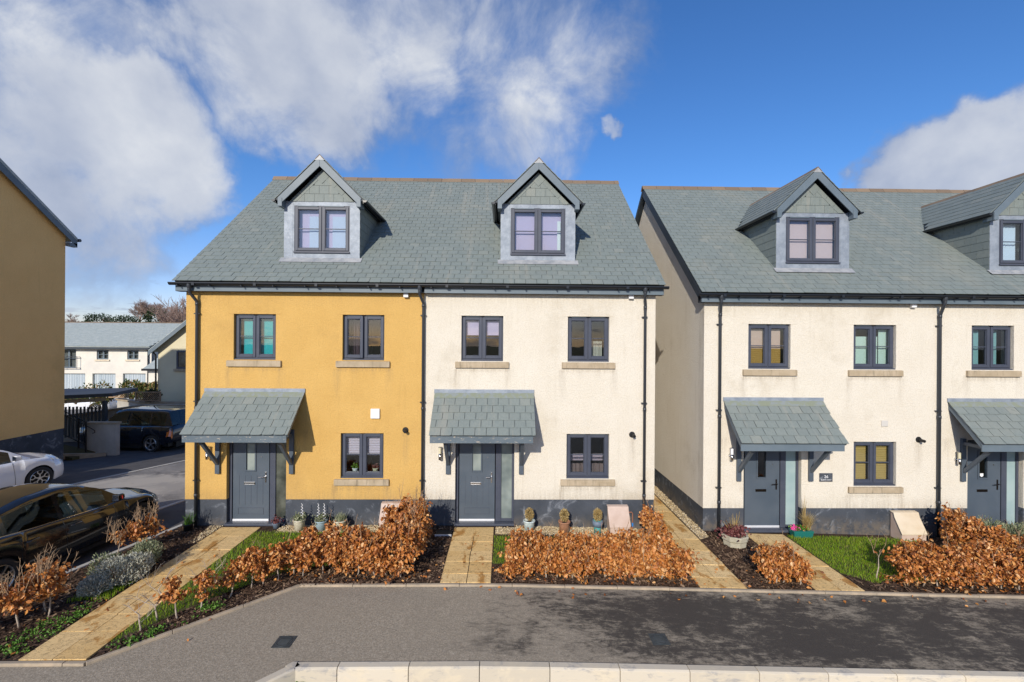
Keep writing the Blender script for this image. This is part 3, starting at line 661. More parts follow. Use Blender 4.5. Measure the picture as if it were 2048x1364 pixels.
def window(par, x0, x1, z0, z1, yf=.075, blinds=(), sill=True, vents=True, nested=True, open_sash=False):
    """two-light casement; pieces hang on the window (or straight on the dormer when nested=False)"""
    m = MB(); ring(m, x0, x1, z0 + .028, z1, .036, yf, yf + .07); mid = (x0 + x1) / 2
    m.box(mid - .022, mid + .022, yf, yf + .07, z0 + .064, z1 - .036); m.box(x0 - .006, x1 + .006, yf - .05, yf + .04, z0 - .002, z0 + .028)
    for i in (.28, .72): m.box(x0 + (x1 - x0) * i - .012, x0 + (x1 - x0) * i + .012, yf - .004, yf, z0 + .04, z0 + .048)
    fr = m.build('window' if nested else 'window_frame', 'upvc', par, bevel=.004); P = fr if nested else par
    for k, (a, b) in enumerate(((x0 + .03, mid - .012), (mid + .012, x1 - .03))):
        zb, zt = z0 + .056, z1 - .03; s = MB(); w_ = .062
        ring(s, a, b, zb, zt, w_, yf - .02, yf + .05)
        i = .014; ring(s, a + w_ - .001, b - w_ + .001, zb + w_ - .001, zt - w_ + .001, i, yf + .0, yf + .045)
        pn = MB().box(a + w_ + .012, b - w_ - .012, yf + .018, yf + .022, zb + w_ + .012, zt - w_ - .012)
        zm = (zb + zt) / 2 + .005; gb = MB().box(a + w_ + .013, b - w_ - .013, yf + .004, yf + .036, zm - .009, zm + .009)
        hd = MB().box(b - .045, b - .03, yf + .052, yf + .07, zm - .1, zm + .02)
        so_ = s.build('sash', 'upvc', P, bevel=.005); go = pn.build('pane', 'window_glass', P); bo = gb.build('glazing_bar', 'upvc', P)
        hd.build('window_handle', 'white_plastic', P)
        if open_sash and k == 0:
            for o_ in (so_, go, bo):
                hx = Vector((a, yf, 0)); o_.matrix_parent_inverse = o_.matrix_parent_inverse @ Matrix.Translation(hx) @ Matrix.Rotation(R(-6), 4, 'Z') @ Matrix.Translation(-hx)
    if vents:
        for a in (x0 + .09, mid + .05): MB().box(a, a + (x1 - x0) * .36, yf - .035, yf + .002, z1 - .028, z1 - .008).build('trickle_vent', 'board', P, bevel=.004)
    if sill:
        s = MB(); d = -.055
        s.prism([(x0 - .135, d, z0 - .155), (x0 - .135, d, z0 - .022), (x0 - .135, .10, z0 - .004), (x0 - .135, .10, z0 - .155)], (x1 - x0 + .27, 0, 0))
        s.build('sill', 'sill_stone', P, bevel=.006)
    for (fa, fb, ga, gb_, yo, mm, stl) in blinds:
        W_, H_ = x1 - x0, z1 - z0
        blind(P, x0 + W_ * fa, x0 + W_ * fb, z0 + H_ * ga, z0 + H_ * gb_, yf + yo, mm, stl)
    return fr
def door(par, x0, x1, zb, zt, side, handle='chrome', plate='chrome', glassm='frosted_glass', grooves=True, stick=False):
    yf = .10; dl0, dl1 = x0 + .085, x0 + .905; m = MB()
    m.box(x0, x0 + .065, yf, yf + .08, zb + .05, zt); m.box(x1 - .055, x1, yf, yf + .08, zb + .05, zt); m.box(dl1 + .02, dl1 + .15, yf, yf + .08, zb + .05, zt - .06)
    m.box(x0 + .065, x1 - .055, yf, yf + .08, zt - .06, zt); m.box(dl1 + .15, x1 - .055, yf, yf + .08, zb + .05, zb + .11)
    m.box(x0 - .01, x1 + .01, yf - .17, yf + .09, zb, zb + .05)
    d = m.build('door', 'upvc', par, bevel=.006)
    lf = MB(); zl = zb + .10; gx0, gx1, gz0, gz1 = dl0 + .30, dl0 + .50, zb + 1.22, zb + 1.84
    X = [dl0, gx0, gx1, dl1]; Z = [zl, gz0, gz1, zt - .07]
    lf = wall_holes(dl0, dl1, zl, zt - .07, [(gx0, gx1, gz0, gz1)], yf + .01, .05, 0)
    l_ = lf.build('door_leaf', 'door_paint', d)
    e = MB(); ring(e, gx0 - .03, gx1 + .03, gz0 - .03, gz1 + .03, .034, yf - .008, yf + .012); e.build('glass_frame', 'door_paint', d, bevel=.005)
    MB().box(gx0, gx1, yf + .03, yf + .036, gz0, gz1).build('door_glass', side, d)
    if grooves:
        e = MB(); a, b, c, f = dl0 + .12, dl1 - .12, zl + .11, zl + .25
        for q in ((a, b, c, c + .006), (a, b, f, f + .006), (a, a + .006, c, f), (b - .006, b, c, f)): e.box(q[0], q[1], yf + .004, yf + .0105, q[2], q[3])
        for k in range(5): xx = dl0 + .14 + k * .135; e.box(xx, xx + .005, yf + .006, yf + .0105, zl + .33, gz0 - .12)
        e.build('door_moulding', 'upvc', d)
    MB().box(dl0, dl1, yf - .006, yf + .012, zl - .05, zl).build('threshold', 'alu', d, bevel=.004)
    h = MB(); hx = dl1 - .075; hz = zb + 1.06; h.box(hx - .016, hx + .016, yf - .002, yf + .012, hz - .12, hz + .12)
    h.tube([(hx, yf, hz + .02), (hx, yf - .05, hz + .02), (hx - .03, yf - .055, hz + .02), (hx - .135, yf - .055, hz + .012)], .011, 8); h.build('handle', handle, d, bevel=.003)
    p = MB(); px = (dl0 + dl1) / 2 - .03; pz = zb + .92; ring(p, px - .125, px + .125, pz - .03, pz + .03, .012, yf - .006, yf + .012); p.box(px - .114, px + .114, yf + .0, yf + .012, pz - .02, pz + .02); p.build('letterbox', plate, d, bevel=.003)
    MB().lathe([(.0, -.006), (.014, -.006), (.016, .002)], (dl1 - .17, yf + .008, zb + 1.53), 10, 'y').build('spyhole', 'chrome', d)
    MB().box(dl1 + .15, x1 - .055, yf + .03, yf + .036, zb + .11, zt - .06).build('sidelight', glassm, d)
    if stick:
        MB().prism([(gx0 + .05, yf + .026, gz0 + .10), (gx0 + .05, yf + .026, gz0 + .04), (gx0 + .09, yf + .026, gz0 + .015), (gx0 + .13, yf + .026, gz0 + .04), (gx0 + .13, yf + .026, gz0 + .10)], (0, .003, 0)).build('door_sticker', 'white_plastic', d)
    return d
def canopy(par, x0, x1, dz, fas='peeling_board', lead_hi=True):
    zt, zf, P = 2.93 + dz, 2.13 + dz, .8; a = math.atan2(zt - zf, P); L = math.hypot(zt - zf, P)
    u = Vector((0, math.cos(a), math.sin(a))); n = Vector((0, -math.sin(a), math.cos(a)))
    d = MB(); q = [Vector((x0 + .02, -P + .01, zf)) - n * .055, Vector((x0 + .02, -P + .01, zf)) - n * .004, Vector((x0 + .02, 0, zt + .012)) - n * .004, Vector((x0 + .02, -.0, zt)) - n * .055]
    q[3].y = 0; d.prism(q, (x1 - x0 - .04, 0, 0)); c = d.build('canopy', 'board', par)
    m = MB(); m.box(x0 + .015, x1 - .055, -P + .03, -P + .055, zf - .165, zf - .02); m.build('fascia', fas, c, bevel=.004)
    for xx in (x0 + .02, x1 - .085):
        b = MB(); A = Vector((xx, -P + .056, zf - .10)); B = Vector((xx, -.0, zt - .14)); b.prism([A, A + Vector((0, 0, .075)), B + Vector((0, 0, .085)), B], (.028, 0, 0)); b.build('barge_board', 'board', c)
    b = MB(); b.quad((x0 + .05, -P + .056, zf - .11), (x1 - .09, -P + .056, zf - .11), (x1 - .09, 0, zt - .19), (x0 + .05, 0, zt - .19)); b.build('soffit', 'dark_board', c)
    # slates
    G = .198; nc = 5; w = .243
    for k in range(nc):
        x = x0 - (w / 2 if k % 2 else 0)
        while x < x1 - .01:
            a0, b0 = max(x, x0), min(x + w, x1)
            if b0 - a0 > .05: put_slate(c, Vector(((a0 + b0) / 2, -P - .012, zf)) + u * (k * G + rnd.uniform(-.003, .003)) + n * .014, a, (b0 - a0 - .010) / .246)
            x += w
    # top course and lead
    s = MB(); p0 = Vector((x0, -P, zf)) + u * (nc * G) + n * .018; p1 = Vector((x0, -.015, zt + .02)); s.prism([p0, p0 + n * .012, p1 + n * .012, p1], (x1 - x0, 0, 0)); s.build('lead_apron', 'stained_lead', c)
    s = MB(); s.box(x0 - .01, x1 + .01, -.022, -.002, zt + .01, zt + .105); s.build('lead_flashing', 'lead', c, bevel=.004)
    return c
def bracket(par, x, dz):
    m = MB(); m.box(x - .05, x + .05, -.062, -.002, 1.10 + dz, 2.10 + dz); m.box(x - .035, x + .035, -.70, -.062, 1.955 + dz, 2.03 + dz)
    m.bar((x, -.05, 1.33 + dz), (x, -.64, 1.98 + dz), .07, .07, (1, 0, 0)); return m.build('bracket', 'door_paint', par, bevel=.006)
mat('stained_lead', rough=.7, fn=lambda t, p: t.l.new(t.mix(t.rng(t.noise(t.mapping(wpos(t), (3, 3, 3)), 3, 7, .7), .42, .62), t.mix(t.rng(t.noise(wpos(t), 9, 6, .7), .58, .68), (.20, .22, .16), (.09, .06, .05)), (.21, .235, .24)), p.inputs['Base Color']))

def main_z(y, dz): return EZ + dz + (y - EY) * RISE / RUN
def dormer(par, xc, dz, blinds=(), cheek=True):
    Y0 = .5; zb = 6.065 + dz; hw = .895; zt = 7.44 + dz; zr_ = 8.50 + dz; ew = 1.035; ez = zr_ - ew
    yback = EY + (zt - EZ - dz) * RUN / RISE
    m = MB()
    wx0, wx1, wz0, wz1 = xc - .66, xc + .66, 6.225 + dz, 7.355 + dz
    f = wall_holes(xc - hw, xc + hw, zb - .25, zt + .02, [(wx0, wx1, wz0, wz1)], Y0, .12, 0); m.v, m.f = f.v, f.f
    for s in (-1, 1):
        x = xc + s * (hw - .012); xi = xc + s * (hw - .10)
        m.prism([(x, Y0 + .12, zb - .2), (x, yback + .5, zt - .2), (x, yback + .5, zt + .02), (x, Y0 + .12, zt + .02)], (xi - x, 0, 0))
    d = m.build('dormer', 'lead', par)
    # room behind
    MB().box(xc - .78, xc + .78, Y0 + 1.4, Y0 + 1.45, zb - .1, zt).build('room_wall', 'interior', d)
    window(d, wx0, wx1, wz0, wz1, yf=Y0 + .01, blinds=blinds, sill=False, nested=False)
    # lead apron on the slope, corner welts
    a = MB(); yl = Y0 + .0; z0 = main_z(yl, dz)
    lo = Vector((xc - hw - .07, yl, z0)) - UP * .15 + NRM * .032; hi = Vector((xc - hw - .07, yl, z0)) + UP * .03 + NRM * .034
    a.prism([lo, lo + NRM * .004, hi + NRM * .006, hi], (2 * hw + .14, 0, 0)); a.build('lead_apron', 'pale_lead', d)
    for s in (-1, 1): MB().box(min(xc + s * (hw + .004), xc + s * .69), max(xc + s * (hw + .004), xc + s * .69), Y0 - .006, Y0 - .001, zb + .02, zt).build('lead_sheet', 'lead', d)
    # gable slates: rows, raking borders, a notched top piece
    tri = lambda q: clip(clip(clip(q, 0, -1, -(zt + .012)), 1, 1, xc + zr_ - .285), -1, 1, -xc + zr_ - .285)
    inner = lambda q: clip(clip(tri(q), 1, 1, xc + zr_ - .285 - .15), -1, 1, -xc + zr_ - .285 - .15)
    MB().prism([(x, Y0 + .004, z) for x, z in tri([(xc - 1.2, zt), (xc + 1.2, zt), (xc + 1.2, zr_), (xc - 1.2, zr_)])], (0, .10, 0)).build('gable_board', 'dark_board', d)
    for k in range(4):
        z0, z1 = zt + k * .2, zt + (k + 1) * .2 - .006; x = xc - 1.1 + (.115 if k % 2 else 0)
        while x < xc + 1:
            q = inner([(x, z0), (x + .225, z0), (x + .225, z1), (x, z1)])
            if len(q) > 2 and abs(sum(q[i][0] * q[(i + 1) % len(q)][1] - q[(i + 1) % len(q)][0] * q[i][1] for i in range(len(q)))) > .008:
                MB().prism([(a_, Y0 - .012 + rnd.uniform(-.002, .002), b_) for a_, b_ in q], (0, .012, 0)).build('slate', 'slate', d)
            x += .23
    rt2 = math.sqrt(.5); top = Vector((xc, 0, zr_ - .285))
    for s in (-1, 1):
        t = .24
        while t < 1.08:
            t1 = min(t + .262, 1.115); A = lambda u_, v_: (xc + s * (u_ * rt2 - v_ * rt2), Y0 - .018, top.z - u_ * rt2 - v_ * rt2)
            q = tri([(p[0], p[2]) for p in (A(t, 0), A(t1, 0), A(t1, .108), A(t, .108))])
            if len(q) > 2: MB().prism([(a_, Y0 - .018 + rnd.uniform(-.002, .002), b_) for a_, b_ in q], (0, .012, 0)).build('slate', 'slate', d)
            t = t1 + .005
    tz = top.z; MB().prism([(xc, Y0 - .022, tz - .004), (xc - .165, Y0 - .022, tz - .17), (xc - .075, Y0 - .022, tz - .26), (xc, Y0 - .022, tz - .335), (xc + .075, Y0 - .022, tz - .26), (xc + .165, Y0 - .022, tz - .17)], (0, .01, 0)).build('slate', 'slate', d)
    # cheeks hung with slates
    if cheek:
        for s in (-1, 1):
            x = xc + s * hw
            for k in range(8):
                z0 = zt - .03 - (k + 1) * .195; y = Y0 + .0 - (.15 if k % 2 else 0)
                while y < yback + .2:
                    ya, yb = max(y, Y0 + .004), y + .3
                    if yb - ya > .05 and z0 + .195 > main_z(ya, dz) - .05 and main_z((ya + yb) / 2, dz) < zt - .02:
                        MB().prism([(x + s * .012, ya, z0), (x + s * .012, yb - .006, z0), (x + s * .004, yb - .006, z0 + .2), (x + s * .004, ya, z0 + .2)], (-s * .012, 0, 0)).build('slate', 'slate', d)
                    y += .3
    # roof of the dormer
    yf = Y0 - .17; yr = EY + (zr_ - EZ - dz) * RUN / RISE
    for s in (-1, 1):
        nv = Vector((s * rt2, 0, rt2)); uv = Vector((-s * rt2, 0, rt2)); xv = Vector((0, s, 0))
        dk = MB(); e = Vector((xc + s * ew, 0, ez)); r_ = Vector((xc, 0, zr_))
        yb = EY + (ez - EZ - dz) * RUN / RISE
        P = [Vector((e.x, yf + .02, e.z)), Vector((r_.x, yf + .02, r_.z)), Vector((r_.x, yr + .1, r_.z)), Vector((e.x, yb + .25, e.z))]
        dk.prism([p - nv * .06 for p in P], nv * .055); dk.build('roof_deck', 'dark_board', d)
        sm = MB(); Ls = ew / rt2
        for k in range(int(Ls / GA) + 1):
            y = yf - (.125 if k % 2 else 0)
            while y < yr:
                a0, b0 = max(y, yf), y + .25; o = e + uv * (k * GA - .02); o.y = (a0 + b0) / 2
                if k * GA < Ls - .06 and b0 - a0 > .05 and main_z(b0, dz) < o.z + .18: slate_into(sm, o, xv, uv, nv, b0 - a0 - .004, min(.23, Ls - k * GA))
                y += .25
        so_ = sm.build('roof_slates', 'slate', d); so_['kind'] = 'stuff'
        # barge board, kneeler box, gutter
        b = MB(); p0 = Vector((xc, yf + .0, zr_ - .03)); p1 = Vector((xc + s * (ew - .06), yf, ez + .03))
        ins = Vector((-s * rt2, 0, -rt2)) * .165
        b.prism([p0, p1, p1 + Vector((0, 0, -.21)), Vector((xc, yf, zr_ - .26))], (0, .025, 0)); b.build('barge_board', 'board', d, bevel=.004)
        bx0 = xc + s * (ew - .165); bx1 = xc + s * (ew - .065)
        MB().box(min(bx0, bx1), max(bx0, bx1), yf - .012, Y0 + .1, ez - .175, ez + .02).build('kneeler_box', 'board', d, bevel=.004)
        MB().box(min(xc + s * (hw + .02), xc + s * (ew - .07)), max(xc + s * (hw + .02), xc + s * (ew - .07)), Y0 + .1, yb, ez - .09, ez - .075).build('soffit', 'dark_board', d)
        gt = MB(); gx = xc + s * (ew + .035); gz = ez - .025
        gt.lathe([(.048, 0), (.048, yb - yf + .02)], (gx, yf - .02, gz), 10, 'y', math.pi, 2 * math.pi)
        gt.lathe([(.0, 0), (.048, 0)], (gx, yf - .02, gz), 10, 'y', math.pi, 2 * math.pi); gt.box(gx - .048 if s > 0 else gx + .038, gx - .038 if s > 0 else gx + .048, yf - .0, yb, gz - .07, gz + .02)
        gt.build('gutter', 'gutter', d)
    # ridge tiles with a lead saddle at the front
    y = yf - .01; tm = None
    while y < yr - .05:
        t = MB(); e_ = min(y + .44, yr); t.add([(xc - .10, y, zr_ - .085), (xc, y, zr_ + .022), (xc + .10, y, zr_ - .085), (xc - .10, e_ - .008, zr_ - .085), (xc, e_ - .008, zr_ + .022), (xc + .10, e_ - .008, zr_ - .085),
                                               (xc - .09, y, zr_ - .095), (xc, y, zr_ + .003), (xc + .09, y, zr_ - .095), (xc - .09, e_ - .008, zr_ - .095), (xc, e_ - .008, zr_ + .003), (xc + .09, e_ - .008, zr_ - .095)],
                                              [(0, 1, 4, 3), (1, 2, 5, 4), (0, 6, 7, 1), (1, 7, 8, 2), (3, 4, 10, 9), (4, 5, 11, 10), (0, 3, 9, 6), (2, 8, 11, 5)])
        t.build('ridge_tile', 'ridge_tile', d); y = e_
    MB().prism([(xc, yf - .004, zr_ + .0), (xc - .115, yf - .004, zr_ - .115), (xc + .115, yf - .004, zr_ - .115)], (0, .02, 0)).build('lead_saddle', 'pale_lead', d)
    return d
mat('pale_lead', rough=.5, metal=.1, fn=vary((.25, .265, .285), (.40, .40, .40), 6, 7, .3, .01, 14))

def half_gutter(par, xa, xb, dz, ends):
    gz = EZ - .055 + dz; gy = -.235; m = MB()
    m.lathe([(.056, 0), (.056, xb - xa)], (xa, gy, gz), 12, 'x', math.pi * .5, math.pi * 1.5)
    m.v = [(v[0], gy + (v[2] - gz) * 1., gz + (v[1] - gy)) if False else v for v in m.v]
    # half pipe opening upwards: rotate profile
    m.v = [(v[0], gy + (v[2] - gz), gz - abs(v[1] - gy)) for v in m.v]
    m.box(xa, xb, gy - .062, gy - .052, gz - .012, gz + .008); m.box(xa, xb, gy + .05, gy + .058, gz - .012, gz + .02)
    for e in ends: m.prism([(e, gy + .056 * math.cos(t), gz - .056 * math.sin(t)) for t in [math.pi * i / 8 for i in range(9)]], (.006, 0, 0))
    o = m.build('gutter', 'gutter', par, smooth=False)
    j = MB(); x = xa + .55
    while x < xb: j.box(x - .03, x + .03, gy - .066, gy + .05, gz - .062, gz + .01); x += 1.35
    x = xa + .2
    while x < xb: j.box(x - .01, x + .01, gy - .06, gy + .06, gz - .075, gz - .05); x += .7
    j.build('gutter_joints', 'gutter', par)
def downpipe(par, x, dz, zend):
    m = MB(); gz = EZ - .11 + dz; m.tube([(x, -.235, gz + .02), (x, -.235, gz - .10), (x + (.0), -.21, gz - .16), (x + .06, -.07, gz - .34), (x + .06, -.055, gz - .42), (x + .06, -.055, zend)], .034, 12)
    m.lathe([(.05, 0), (.052, -.05), (.036, -.1)], (x, -.235, gz + .03), 12)
    for z in (gz - .40, 2.6 + dz, .62 + dz): m.lathe([(.034, -.035), (.041, -.033), (.041, .033), (.034, .035)], (x + .06, -.055, z), 12)
    o = m.build('downpipe', 'pipe', par, smooth=True)
    for z in (gz - .62, 2.74 + dz, .95 + dz): MB().box(x + .06 - .07, x + .06 + .055, -.062, -.0, z - .012, z + .012).build('pipe_bracket', 'pipe', par)
def wall_vent(par, x, z):
    m = MB(); m.lathe([(.0, -.02), (.062, -.02), (.07, -.006), (.07, 0)], (x, -.0, z), 18, 'y'); m.tube([(x, -.01, z), (x + .015, -.10, z - .01), (x + .02, -.14, z - .015)], .034, 12); m.build('flue_vent', 'black', par, smooth=False)
def house(name, label, x0, x1, dz, wallm, wins, dx, can, dorm, left_end=False, right_end=False, dpipe=None, ztop=5.235, doorargs={}, posts=(), fas='peeling_board'):
    h = thing(name, label, 'house', (x0, 0, dz)); base = -.75
    holes = [(w_[0], w_[1], w_[2] + dz, w_[3] + dz) for w_ in wins] + [(dx[0], dx[1], -.078 + dz, 2.06 + dz)]
    zp = .508 + dz - (.045 if dz else 0)
    fw = wall_holes(x0, x1, zp, ztop + dz, holes, 0, .28, .1, .07).build('front_wall', wallm, h); stain(fw, wins, dz, can, zp, ztop + dz, [(v_[0], v_[1]) for v_ in ((-2.242, 2.095), (2.969, 2.01), (9.69, 1.915)) if x0 < v_[0] < x1])
    pl = [hh for hh in holes if hh[2] < zp]
    wall_holes(x0 + (.008 if left_end else 0), x1 - (.008 if right_end else 0), base, zp, pl, .010, .262, .1).build('plinth', 'plinth_paint', h)
    # render drip line over the windows (bellmouth bead)
    for w_ in wins:
        MB().box(w_[0] - .13, w_[1] + .13, -.005, -.0008, w_[3] + dz + .004, w_[3] + dz + .014).build('lintel_bead', wallm, h)
    for e, xa in ((left_end, x0), (right_end, x1)):
        if not e: continue
        s = 1 if xa == x0 else -1; yy = 8.1 + .4; zr_ = main_z(EY + RUN, dz) - .16; zz = ztop + dz + .02
        q = [(xa, .28, zp), (xa, yy, zp), (xa, yy, zz), (xa, EY + RUN, zr_), (xa, .28, main_z(.28, dz) - .16)]
        MB().prism(q, (s * .28, 0, 0)).build('gable_wall', wallm, h); MB().prism([(xa + s * .008, .272, base), (xa + s * .008, yy, base), (xa + s * .008, yy, zp), (xa + s * .008, .272, zp)], (s * .26, 0, 0)).build('gable_plinth', 'plinth_paint', h)
    # rooms
    m = MB(); xi0, xi1 = x0 + .3, x1 - .3
    for z in (-.1, 2.5, 4.98): m.box(xi0, xi1, .3, 4.5, z + dz, z + dz + .08)
    m.box(xi0, xi1, 4.4, 4.5, -.02 + dz, 4.95 + dz); m.box(xi0 - .1, xi0, .29, 4.5, -.02 + dz, 5.1 + dz); m.box(xi1, xi1 + .1, .29, 4.5, -.02 + dz, 5.1 + dz)
    m.box((dx[1] + wins[-1][0]) / 2 - .05, (dx[1] + wins[-1][0]) / 2 + .05, .3, 4.4, -.02 + dz, 4.9 + dz); m.build('rooms', 'interior', h)
    # roof
    xa = x0 - (.16 if left_end else 0); xb = x1 + (.16 if right_end else 0)
    dk = MB(); e0 = Vector((xa + .012, EY + .03, EZ + dz)) ; r0 = Vector((xa + .012, EY + RUN, EZ + RISE + dz)); e0 = e0 + UP * .0
    dk.prism([e0 - NRM * .01, r0 - NRM * .01, r0 - NRM * .10, e0 - NRM * .10], (xb - xa - .024, 0, 0))
    NB = Vector((0, math.sin(ANG), math.cos(ANG))); rb = Vector((xa + .012, EY + RUN, EZ + RISE + dz)); eb = Vector((xa + .012, EY + 2 * RUN, EZ + dz))
    dk.prism([rb + NB * .02, eb + NB * .02, eb - NB * .10, rb - NB * .10], (xb - xa - .024, 0, 0))
    roof = dk.build('roof', 'dark_board', h)
    W_ = .2506; up = MB(); xc = dorm[0]; kk = 0; nind = 0
    ncourse = int(SL / GA)
    for k in range(ncourse):
        off = (.125 if k % 2 else 0) - .16
        i0 = int(math.floor((xa - ROOF0 - off) / W_)) - 1
        for i in range(i0, i0 + 40):
            sx0 = ROOF0 + off + i * W_; sx1 = sx0 + W_; c = (sx0 + sx1) / 2
            lo_ok = c >= x0 if not left_end else sx1 > xa + .04; hi_ok = c < x1 if not right_end else sx0 < xb - .04
            if not (lo_ok and hi_ok): continue
            a0 = max(sx0, xa) if left_end else sx0; b0 = min(sx1, xb) if right_end else sx1
            c = (a0 + b0) / 2; o = Vector((c, EY, EZ + dz)) + UP * (k * GA - .035 + rnd.uniform(-.004, .004))
            ddx = abs(c - xc)
            if ddx < .80 and o.y > .50 and o.z < 7.40 + dz: continue
            if ddx < 1.0 and 7.35 + dz < o.z < 8.5 + dz - ddx - .25: continue
            if k < 9:
                put_slate(roof, o + NRM * (.015 + rnd.uniform(0, .003)), ANG, (b0 - a0 - .009) / .246); nind += 1
            else: slate_into(up, o + NRM * .004, Vector((1, 0, 0)), UP, NRM, b0 - a0 - .009)
    uo = up.build('upper_slates', 'slate', roof); uo['kind'] = 'stuff'
    # ridge
    x = xa - .02; zz = EZ + RISE + dz + .035; yr = EY + RUN
    rt = MB(); s_ = .135
    prof = [(-s_, -.12), (-.035, .022), (.035, .022), (s_, -.12), (s_ - .014, -.13), (0, -.01), (-s_ + .014, -.13)]
    rme = None
    while x < xb - .05:
        e = min(x + .448, xb + .02)
        t = MB(); t.prism([(0, yy, z_) for yy, z_ in prof], (e - x - .008, 0, 0))
        o = link('ridge_tile', t.mesh('ridge_tile', 'ridge_tile'), roof); o.location = (x, yr, zz + rnd.uniform(-.004, .004)); x = e
    # verge boards
    for e, xv, s in ((left_end, xa, 1), (right_end, xb, -1)):
        if e:
            A = Vector((xv + s * .02, EY + .05, EZ + dz)) - NRM * .10; B = Vector((xv + s * .02, EY + RUN, EZ + RISE + dz)) - NRM * .10
            MB().prism([A, B, B - Vector((0, 0, .19)), A - Vector((0, 0, .13))], (s * .024, 0, 0)).build('barge_board', 'dark_board', roof)
            MB().box(min(xv + s * .02, xv + s * .17), max(xv + s * .02, xv + s * .17), EY + .055, .02, EZ + dz - .235, EZ + dz - .08).build('kneeler_box', 'dark_board', roof)
    # fascia, soffit, gutter
    MB().box(xa + .03, xb - .03, -.165, -.14, ztop + dz - .012, EZ + dz - .055).build('fascia', 'board', h)
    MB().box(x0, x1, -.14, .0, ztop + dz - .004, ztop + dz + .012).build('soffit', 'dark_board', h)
    half_gutter(h, xa - (.05 if left_end else 0), xb + (.05 if right_end else 0), dz, ([xa - .05] if left_end else []) + ([xb + .05] if right_end else []))
    for dp in dpipe or (): downpipe(h, dp, dz, zg(dp) - .05)
    dormer(h, dorm[0], dz + (.02 if dz else 0), dorm[1])
    cn = canopy(h, can[0], can[1], dz, fas)
    for px in posts: bracket(h, px, dz)
    door(h, dx[0], dx[1], -.078 + dz, 2.06 + dz, **doorargs)
    for w_ in wins: window(h, w_[0], w_[1], w_[2] + dz, w_[3] + dz, blinds=w_[4], open_sash=len(w_) > 5)
    return h
ROOF0 = -7.38
U0, U1, G0, G1 = 3.685, 4.725, .99, 2.02
yh = house('yellow_house', 'mustard yellow rendered terraced house with slate dormer and door canopy, teal blind upstairs', -7.22, -1.832, 0, 'yellow_render',
    [(-6.15, -5.2, U0, U1, [(.13, .92, .06, .95, .11, 'teal_blind', 'flat')]), (-3.69, -2.74, U0, U1, [(.06, .48, .05, .97, .2, 'purple_curtain', 'curtain')], 1),
     (-3.715, -2.74, G0, G1, [(.06, .94, .47, .95, .10, 'mauve_blind_reflection', 'fold')])],
    (-6.29, -4.945), (-6.78, -4.53), (-4.37, [(.05, .95, .04, .97, .12, 'lilac_blind_reflection', 'flat'), (.24, .44, .06, .80, .10, 'white_reflection', 'flat'), (.66, .92, .06, .80, .10, 'white_reflection', 'flat')]), left_end=True,  # lilac and white panels stand in for sky reflected in the dormer panes
    dpipe=(-7.0, -1.90), doorargs=dict(side='frosted_glass', glassm='dark_frosted'), posts=(-6.47, -4.81))
wh = house('white_house', 'cream rendered house joined to the yellow house, with peeling canopy and lilac dormer blind standing in for sky reflection', -1.832, 3.495, 0, 'cream_render',
    [(-.98, -.02, U0, U1, [(.05, .95, .58, .97, .09, 'lilac_blind_reflection', 'flat')]), (1.467, 2.425, U0, U1, [(.56, .9, .05, .46, .3, 'grey_plastic', 'curtain')]),
     (1.455, 2.44, G0, G1, [(.06, .94, .30, .46, .35, 'mauve_blind_reflection', 'fold'), (.06, .94, .05, .25, .3, 'brown_reflection', 'curtain')])],  # mauve and brown cloths added to imitate the street reflected in this window
    (-1.10, .255), (-1.58, .69), (.80, [(.05, .95, .04, .97, .12, 'lilac_blind_reflection', 'flat'), (.86, .92, .06, .75, .08, 'white_plastic', 'flat')]), right_end=True,  # lilac dormer panel added as a stand-in for reflected sky
    dpipe=(3.18,), doorargs=dict(side='frosted_glass'), posts=(-1.26, .41))
ROOF0 = 4.47
h26 = house('cream_house', 'cream rendered end house numbered 26 with pebbly side wall and ochre slatted blinds', 4.63, 10.125, -.15, 'cream_render',
    [(5.665, 6.655, U0 + .01, U1 + .01, [(.04, .86, .46, .90, .10, 'tan_blind', 'flat'), (.04, .86, .05, .46, .10, 'ochre_blind', 'fold')]), (8.14, 9.145, U0 + .01, U1 + .01, [(.04, .70, .04, .74, .10, 'green_blind', 'flat'), (.74, .95, .04, .95, .12, 'green_blind', 'flat')]),
     (8.16, 9.165, G0 - .01, G1 - .01, [(.03, .42, .06, .96, .09, 'wood_blind', 'venetian'), (.5, .92, .06, .96, .09, 'wood_blind', 'venetian')])],
    (5.575, 6.93), (5.09, 7.42), (7.5, [(.04, .93, .05, .87, .10, 'pink_blind', 'flat'), (.04, .93, .87, .96, .11, 'lilac_blind_reflection', 'flat')]), left_end=True,
    dpipe=(4.92,), doorargs=dict(side='window_glass', handle='dark_metal', plate='dark_metal', glassm='pale_frosted', grooves=False), posts=(5.447, 7.13), fas='board')
h3 = house('end_house', 'cream rendered house at the right edge with vertical slat blinds', 10.125, 15.6, -.15, 'cream_render',
    [(10.94, 11.95, U0 + .015, U1 + .015, [(.03, .34, .05, .95, .12, 'teal_slat', 'vertical'), (.55, .84, .05, .95, .12, 'teal_slat', 'vertical')]), (13.5, 14.5, U0, U1, []), (13.5, 14.5, G0, G1, [])],
    (10.86, 12.2), (10.37, 12.70), (12.79, [(.04, .42, .06, .92, .12, 'blue_slat', 'vertical'), (.55, .95, .06, .92, .12, 'blue_slat', 'vertical')]),
    dpipe=(10.07,), doorargs=dict(side='window_glass', handle='dark_metal', plate='dark_metal', glassm='pale_frosted', grooves=False, stick=True), posts=(10.725, 12.4), fas='board', right_end=True)
for hs_, x, z in ((yh, -2.242, 2.095), (wh, 2.969, 2.01), (h26, 9.69, 1.915)): wall_vent(hs_, x, z)
